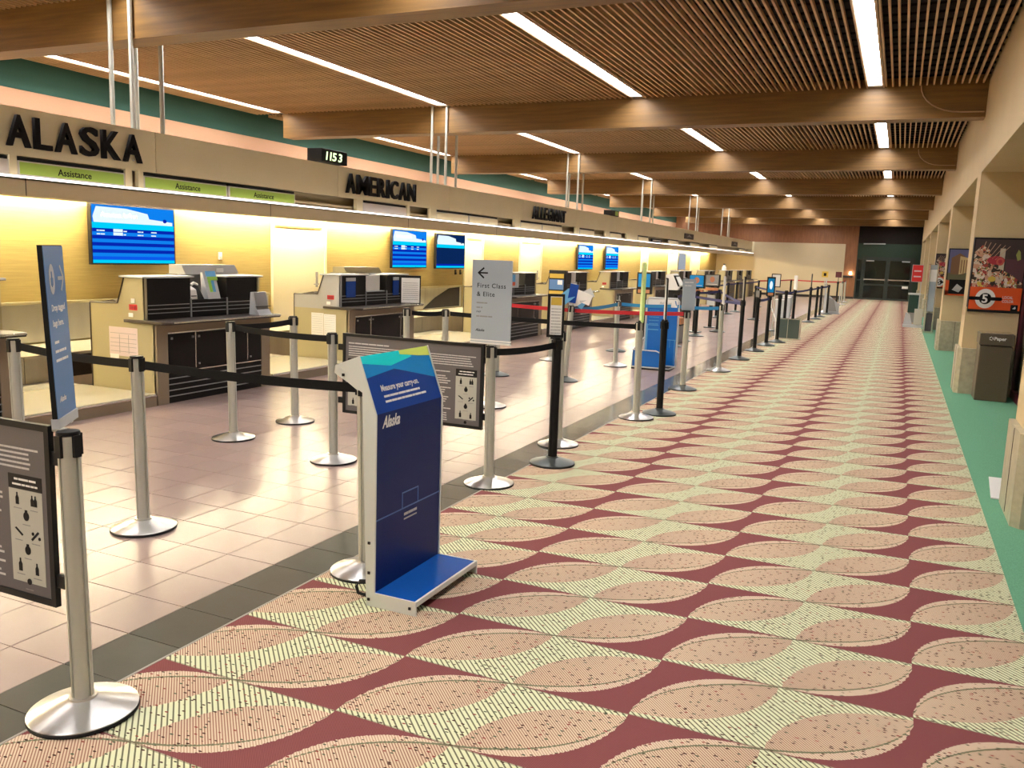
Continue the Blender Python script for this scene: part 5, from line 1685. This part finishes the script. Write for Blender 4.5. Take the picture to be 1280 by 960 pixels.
def poster(y, x0, x1, z0, z1, lb, kind):
    t = thing('poster', lb, 'poster', ((x0 + x1) / 2, y, z0), 'posters on the tan piers')
    yy = y - .012
    P_ = Plane((x0, yy - .02, z0), (1, 0, 0), (0, 0, 1))
    w_, h_ = x1 - x0, z1 - z0
    b = MB(); P_.rect(b, 0, w_, 0, h_, -.031, 0); b.build('frame', 'black', t)
    rr = random.Random(21 + kind)
    if kind in (0, 2):
        pal = [mat('poster_c%d_%d' % (kind, i), c, .5) for i, c in enumerate(((.05, .03, .03), (.55, .10, .08), (.62, .45, .08), (.60, .55, .42), (.62, .40, .26), (.30, .34, .10), (.10, .035, .05), (.42, .03, .05)))]
        b = MB(); P_.rect(b, .012, w_ - .012, h_ * .34, h_ - .02, 0, .001, 0)
        P_.rect(b, w_ * .63, w_ - .012, h_ * .40, h_ * .72, .001, .002, 6)
        fb = MB()
        P_.poly(fb, [(.012, h_ * .34), (w_ - .012, h_ * .34), (w_ - .012, h_ * .40), (w_ * .80, h_ * .50), (w_ * .62, h_ * .56), (w_ * .42, h_ * .62), (w_ * .30, h_ * .84), (w_ * .16, h_ * .90), (.012, h_ * .80)], .002, .0025)
        fb.build('food_picture', 'food', t)
        P_.disc(b, w_ * .44, h_ * .70, .10, .055, .0042, .005, 7); P_.disc(b, w_ * .52, h_ * .685, .045, .05, .005, .0055, 1); P_.disc(b, w_ * .52, h_ * .685, .022, .026, .0055, .006, 7)
        P_.disc(b, w_ * .40, h_ * .45, .045, .035, .0042, .0052, 2)
        P_.poly(b, [(w_ * .80, h_ * .78), (w_ * .84, h_ * .70), (w_ * .90, h_ * .72), (w_ * .88, h_ * .82), (w_ * .84, h_ * .85)], .0042, .0052, 5)
        P_.rect(b, w_ * .50, w_ * .60, h_ * .50, h_ * .86, .0012, .0018, 3)
        for q in range(6):
            x_ = w_ * (.14 + .055 * q)
            P_.poly(b, [(x_, h_ * (.78 - .015 * q)), (x_ + .006, h_ * (.78 - .015 * q)), (x_ + .05 + .022 * q, h_ * (.95 - .012 * q)), (x_ + .042 + .022 * q, h_ * (.95 - .012 * q))], .004, .005, 4)
        b.build('picture', pal, t)
        b = MB(); P_.rect(b, .008, w_ - .004, .035, h_ * .34, 0, .002); b.build('orange_band', 'orange', t)
        cx, cz = w_ * .32, h_ * .185
        b = MB(); P_.disc(b, cx, cz, .115, .125, .002, .004, 0, 28); P_.rect(b, cx - .17, cx + .17, cz - .022, cz + .022, .004, .005, 1); P_.disc(b, cx - .17, cz, .022, None, .004, .005, 1); P_.disc(b, cx + .17, cz, .022, None, .004, .005, 1); P_.disc(b, cx, cz, .07, .072, .005, .006, 1, 24)
        b.build('emblem', ['white', 'letters'], t)
        text('5', .150, 'white', t, P_.p(cx - .004, cz - .052, .0062), P_.r, P_.u, .0006, .004, 'CENTER', name='numeral')
        text('LOCAL', .048, 'pinkpaper', t, P_.p(w_ * .64, cz + .008, .003), P_.r, P_.u, .0005, .001, name='lettering', xs=.78)
        text('COLOR', .048, 'pinkpaper', t, P_.p(w_ * .64, cz - .042, .003), P_.r, P_.u, .0005, .001, name='lettering', xs=.78)
        b = MB(); P_.rect(b, w_ - .11, w_ - .03, .035, .11, .002, .004, 0); P_.poly(b, [(w_ - .09, .06), (w_ - .06, .09), (w_ - .05, .07), (w_ - .06, .055)], .004, .005, 1); b.build('corner_mark', ['letters', 'lgrey'], t)
        MB().box(x0 - .012, x0 + .0, y - .03, y + .32, z0 + .06, z1).build('side_face', 'board', t)
    else:
        pal = [mat('view_c%d' % i, c, .5) for i, c in enumerate(((.12, .12, .26), (.20, .10, .05), (.60, .45, .22), (.13, .12, .06), (.30, .25, .22)))]
        b = MB(); P_.rect(b, .02, w_ - .02, h_ * .32, h_ - .02, 0, .001, 0); P_.rect(b, .02, w_ - .02, h_ * .32, h_ * .48, .001, .002, 3)
        P_.poly(b, [(w_ * .15, h_ * .45), (w_ * .75, h_ * .45), (w_ * .75, h_ * .83), (w_ * .5, h_ * .90), (w_ * .15, h_ * .80)], .001, .003, 1)
        P_.poly(b, [(w_ * .52, h_ * .45), (w_ * .92, h_ * .50), (w_ * .92, h_ * .80), (w_ * .52, h_ * .84)], .003, .004, 2)
        for q in range(3):
            P_.rect(b, w_ * (.58 + .11 * q), w_ * (.62 + .11 * q), h_ * .48, h_ * .76, .004, .005, 1)
        b.build('picture', pal, t)
        b = MB(); P_.rect(b, .0, w_, .0, h_ * .10, 0, .001); P_.rect(b, 0, .06, 0, h_ * .33, 0, .001); b.build('orange_band', 'orange', t)
        b = MB(); P_.rect(b, .06, w_ - .05, .03, h_ * .34, .001, .003, 0); P_.poly(b, [(w_ * .3, h_ * .12), (w_ * .5, h_ * .25), (w_ * .75, h_ * .17), (w_ * .6, h_ * .07)], .003, .004, 1); b.build('caption_panel', ['letters', 'lgrey'], t)
    return t


yP = [p for p in PIERS]
poster(yP[2], .835, 1.43, 1.08, 2.03, 'large food poster with a 5 emblem above the brown bin', 0)
poster(yP[3], .835, 1.24, 1.11, 2.03, 'poster of a building in an orange frame on the next pier', 1)
poster(yP[4], .835, 1.24, 1.11, 2.03, 'smaller food poster with an emblem on the third pier back', 2)
for q in range(3):
    pass
# paper bin
t = thing('paper_bin', 'dark brown paper recycling bin in front of the poster pier', 'bin', (1.16, 12.16, 0))
MB().box(.985, 1.345, 11.99, 12.42, .002, .69).build('body', 'bin', t, bevel=.006)
MB().prism([(.975, 11.98), (1.355, 11.98), (1.355, 12.43), (.975, 12.43)], 'z', .70, .84).build('lid', 'bin', t, bevel=.006)
text('Paper', .058, 'white', t, (1.13, 11.978, .765), (1, 0, 0), (0, 0, 1), .0005, .0015, name='lettering')
b = MB()
P_ = Plane((1.10, 11.979, .783), (1, 0, 0), (0, 0, 1))
for q in range(3):
    a = q * 2 * PI / 3 + PI / 2
    a2 = a + 1.5
    P_.poly(b, [(.017 * math.cos(a), .017 * math.sin(a)), (.028 * math.cos(a), .028 * math.sin(a)), (.028 * math.cos(a2), .028 * math.sin(a2)), (.017 * math.cos(a2), .017 * math.sin(a2))], 0, .001)
b.build('recycle_mark', 'white', t)
MB().box(.99, 1.34, 12.0, 12.41, .84, .85).build('top_rim', 'chrome', t)
# white floor plate
t = thing('floor_plate', 'thin white foot plate on the green carpet beside the nearest pier', 'foot plate', (.84, 7.1, .003))
MB().prism([(.735, 6.76), (.97, 6.76), (.97, 7.46), (.78, 7.46)], 'z', .003, .012).build('plate', 'white', t, bevel=.002)
# red sign on stand
t = thing('red_sign', 'red upright sign near the far piers', 'sign', (.45, 26.2, 0))
MB().box(.30, .56, 26.0, 26.04, 1.26, 1.71).build('panel', 'red', t)
MB().box(.29, .30, 25.99, 26.05, 1.25, 1.72).box(.56, .57, 25.99, 26.05, 1.25, 1.72).box(.3, .56, 25.99, 26.05, 1.71, 1.72).box(.3, .56, 25.99, 26.05, 1.25, 1.26).build('frame', 'lgrey', t)
P_ = Plane((.30, 25.998, 1.26), (1, 0, 0), (0, 0, 1))
b = MB(); P_.words(b, .04, .22, .27, .05, 0, .002); P_.words(b, .04, .22, .12, .05, 0, .002); b.build('print', 'pinkpaper', t)
MB().box(.53, .55, 26.0, 26.02, .03, 1.26).build('pole', 'lgrey', t)
MB().box(.19, .68, 25.9, 26.5, .003, .06).build('base', 'lgrey', t)
MB().prism([(.2, .06), (.42, .06), (.35, .35), (.24, .4)], 'y', 26.2, 26.22).build('side_plate', 'lgrey', t)
MB().box(.45, .66, 25.95, 25.96, .08, .52).build('panel_lower', 'boardicon', t)
t = thing('green_bin', 'dark green bin standing behind the red sign', 'bin', (.35, 28.5, .003))
MB().box(.30, .60, 28.3, 28.7, .30, .83).build('body', 'bingreen', t, bevel=.01)
MB().box(.28, .62, 28.28, 28.72, .83, .88).build('lid', 'lgrey', t)
MB().box(.32, .58, 28.35, 28.65, .003, .30).build('stand', 'grey', t)
# cart rack
t = thing('display_rack', 'tall narrow glass and chrome display rack before the third pier', 'rack', (.72, 24.3, .003))
MB().box(.66, .69, 24.0, 24.5, .05, 1.75).build('upright', 'chrome', t)
MB().box(.84, .87, 24.0, 24.03, .05, 1.75).build('upright', 'chrome', t)
MB().box(.69, .84, 24.02, 24.04, .55, 1.72).build('panel', 'signgrey', t)
MB().box(.69, .84, 24.018, 24.02, 1.3, 1.6).build('picture', 'white', t)
MB().box(.64, .89, 23.95, 24.55, .003, .05).build('base', 'chrome', t)
MB().box(.69, .84, 24.1, 24.3, .06, .5).build('lower_box', 'board', t)
# glass panels leaning
t = thing('glass_screen', 'frosted glass screen panel beside the display rack', 'screen', (.8, 25.5, .003))
MB().box(.70, .72, 24.9, 25.8, .003, .62).build('glass_panel', 'boardicon', t)
MB().box(.695, .725, 24.88, 24.90, .003, .64).build('edge_post', 'lgrey', t)
# wall box and lamp by the corner of the wood wall
t = thing('wall_lamp', 'small bright lamp on the wood-panelled corner', 'lamp', (-2.3, Y1 - .1, 1.25))
MB().lathe(-2.28, Y1 - .12, [(.04, 1.22), (.06, 1.26), (.04, 1.33), (0, 1.34)], 10).build('globe', 'spot_e', t)
MB().box(-2.62, -2.16, Y1 - .16, Y1 - .06, 1.06, 1.16).build('ledge', 'cover', t)
# small spot lamps that graze the header
for i, y in enumerate((16.0, 22.5)):
    t = thing('spot_lamp', ['small spot lamp on the header past the second pier', 'small spot lamp on the header past the third pier'][i], 'lamp', (XC + .55, y, 2.5))
    MB().box(XC + .45, XC + .62, y - .05, y + .05, 2.18, 2.24).build('housing', 'white', t)
    MB().box(XC + .47, XC + .60, y - .04, y + .04, 2.17, 2.18).build('lens', 'spot_e', t)
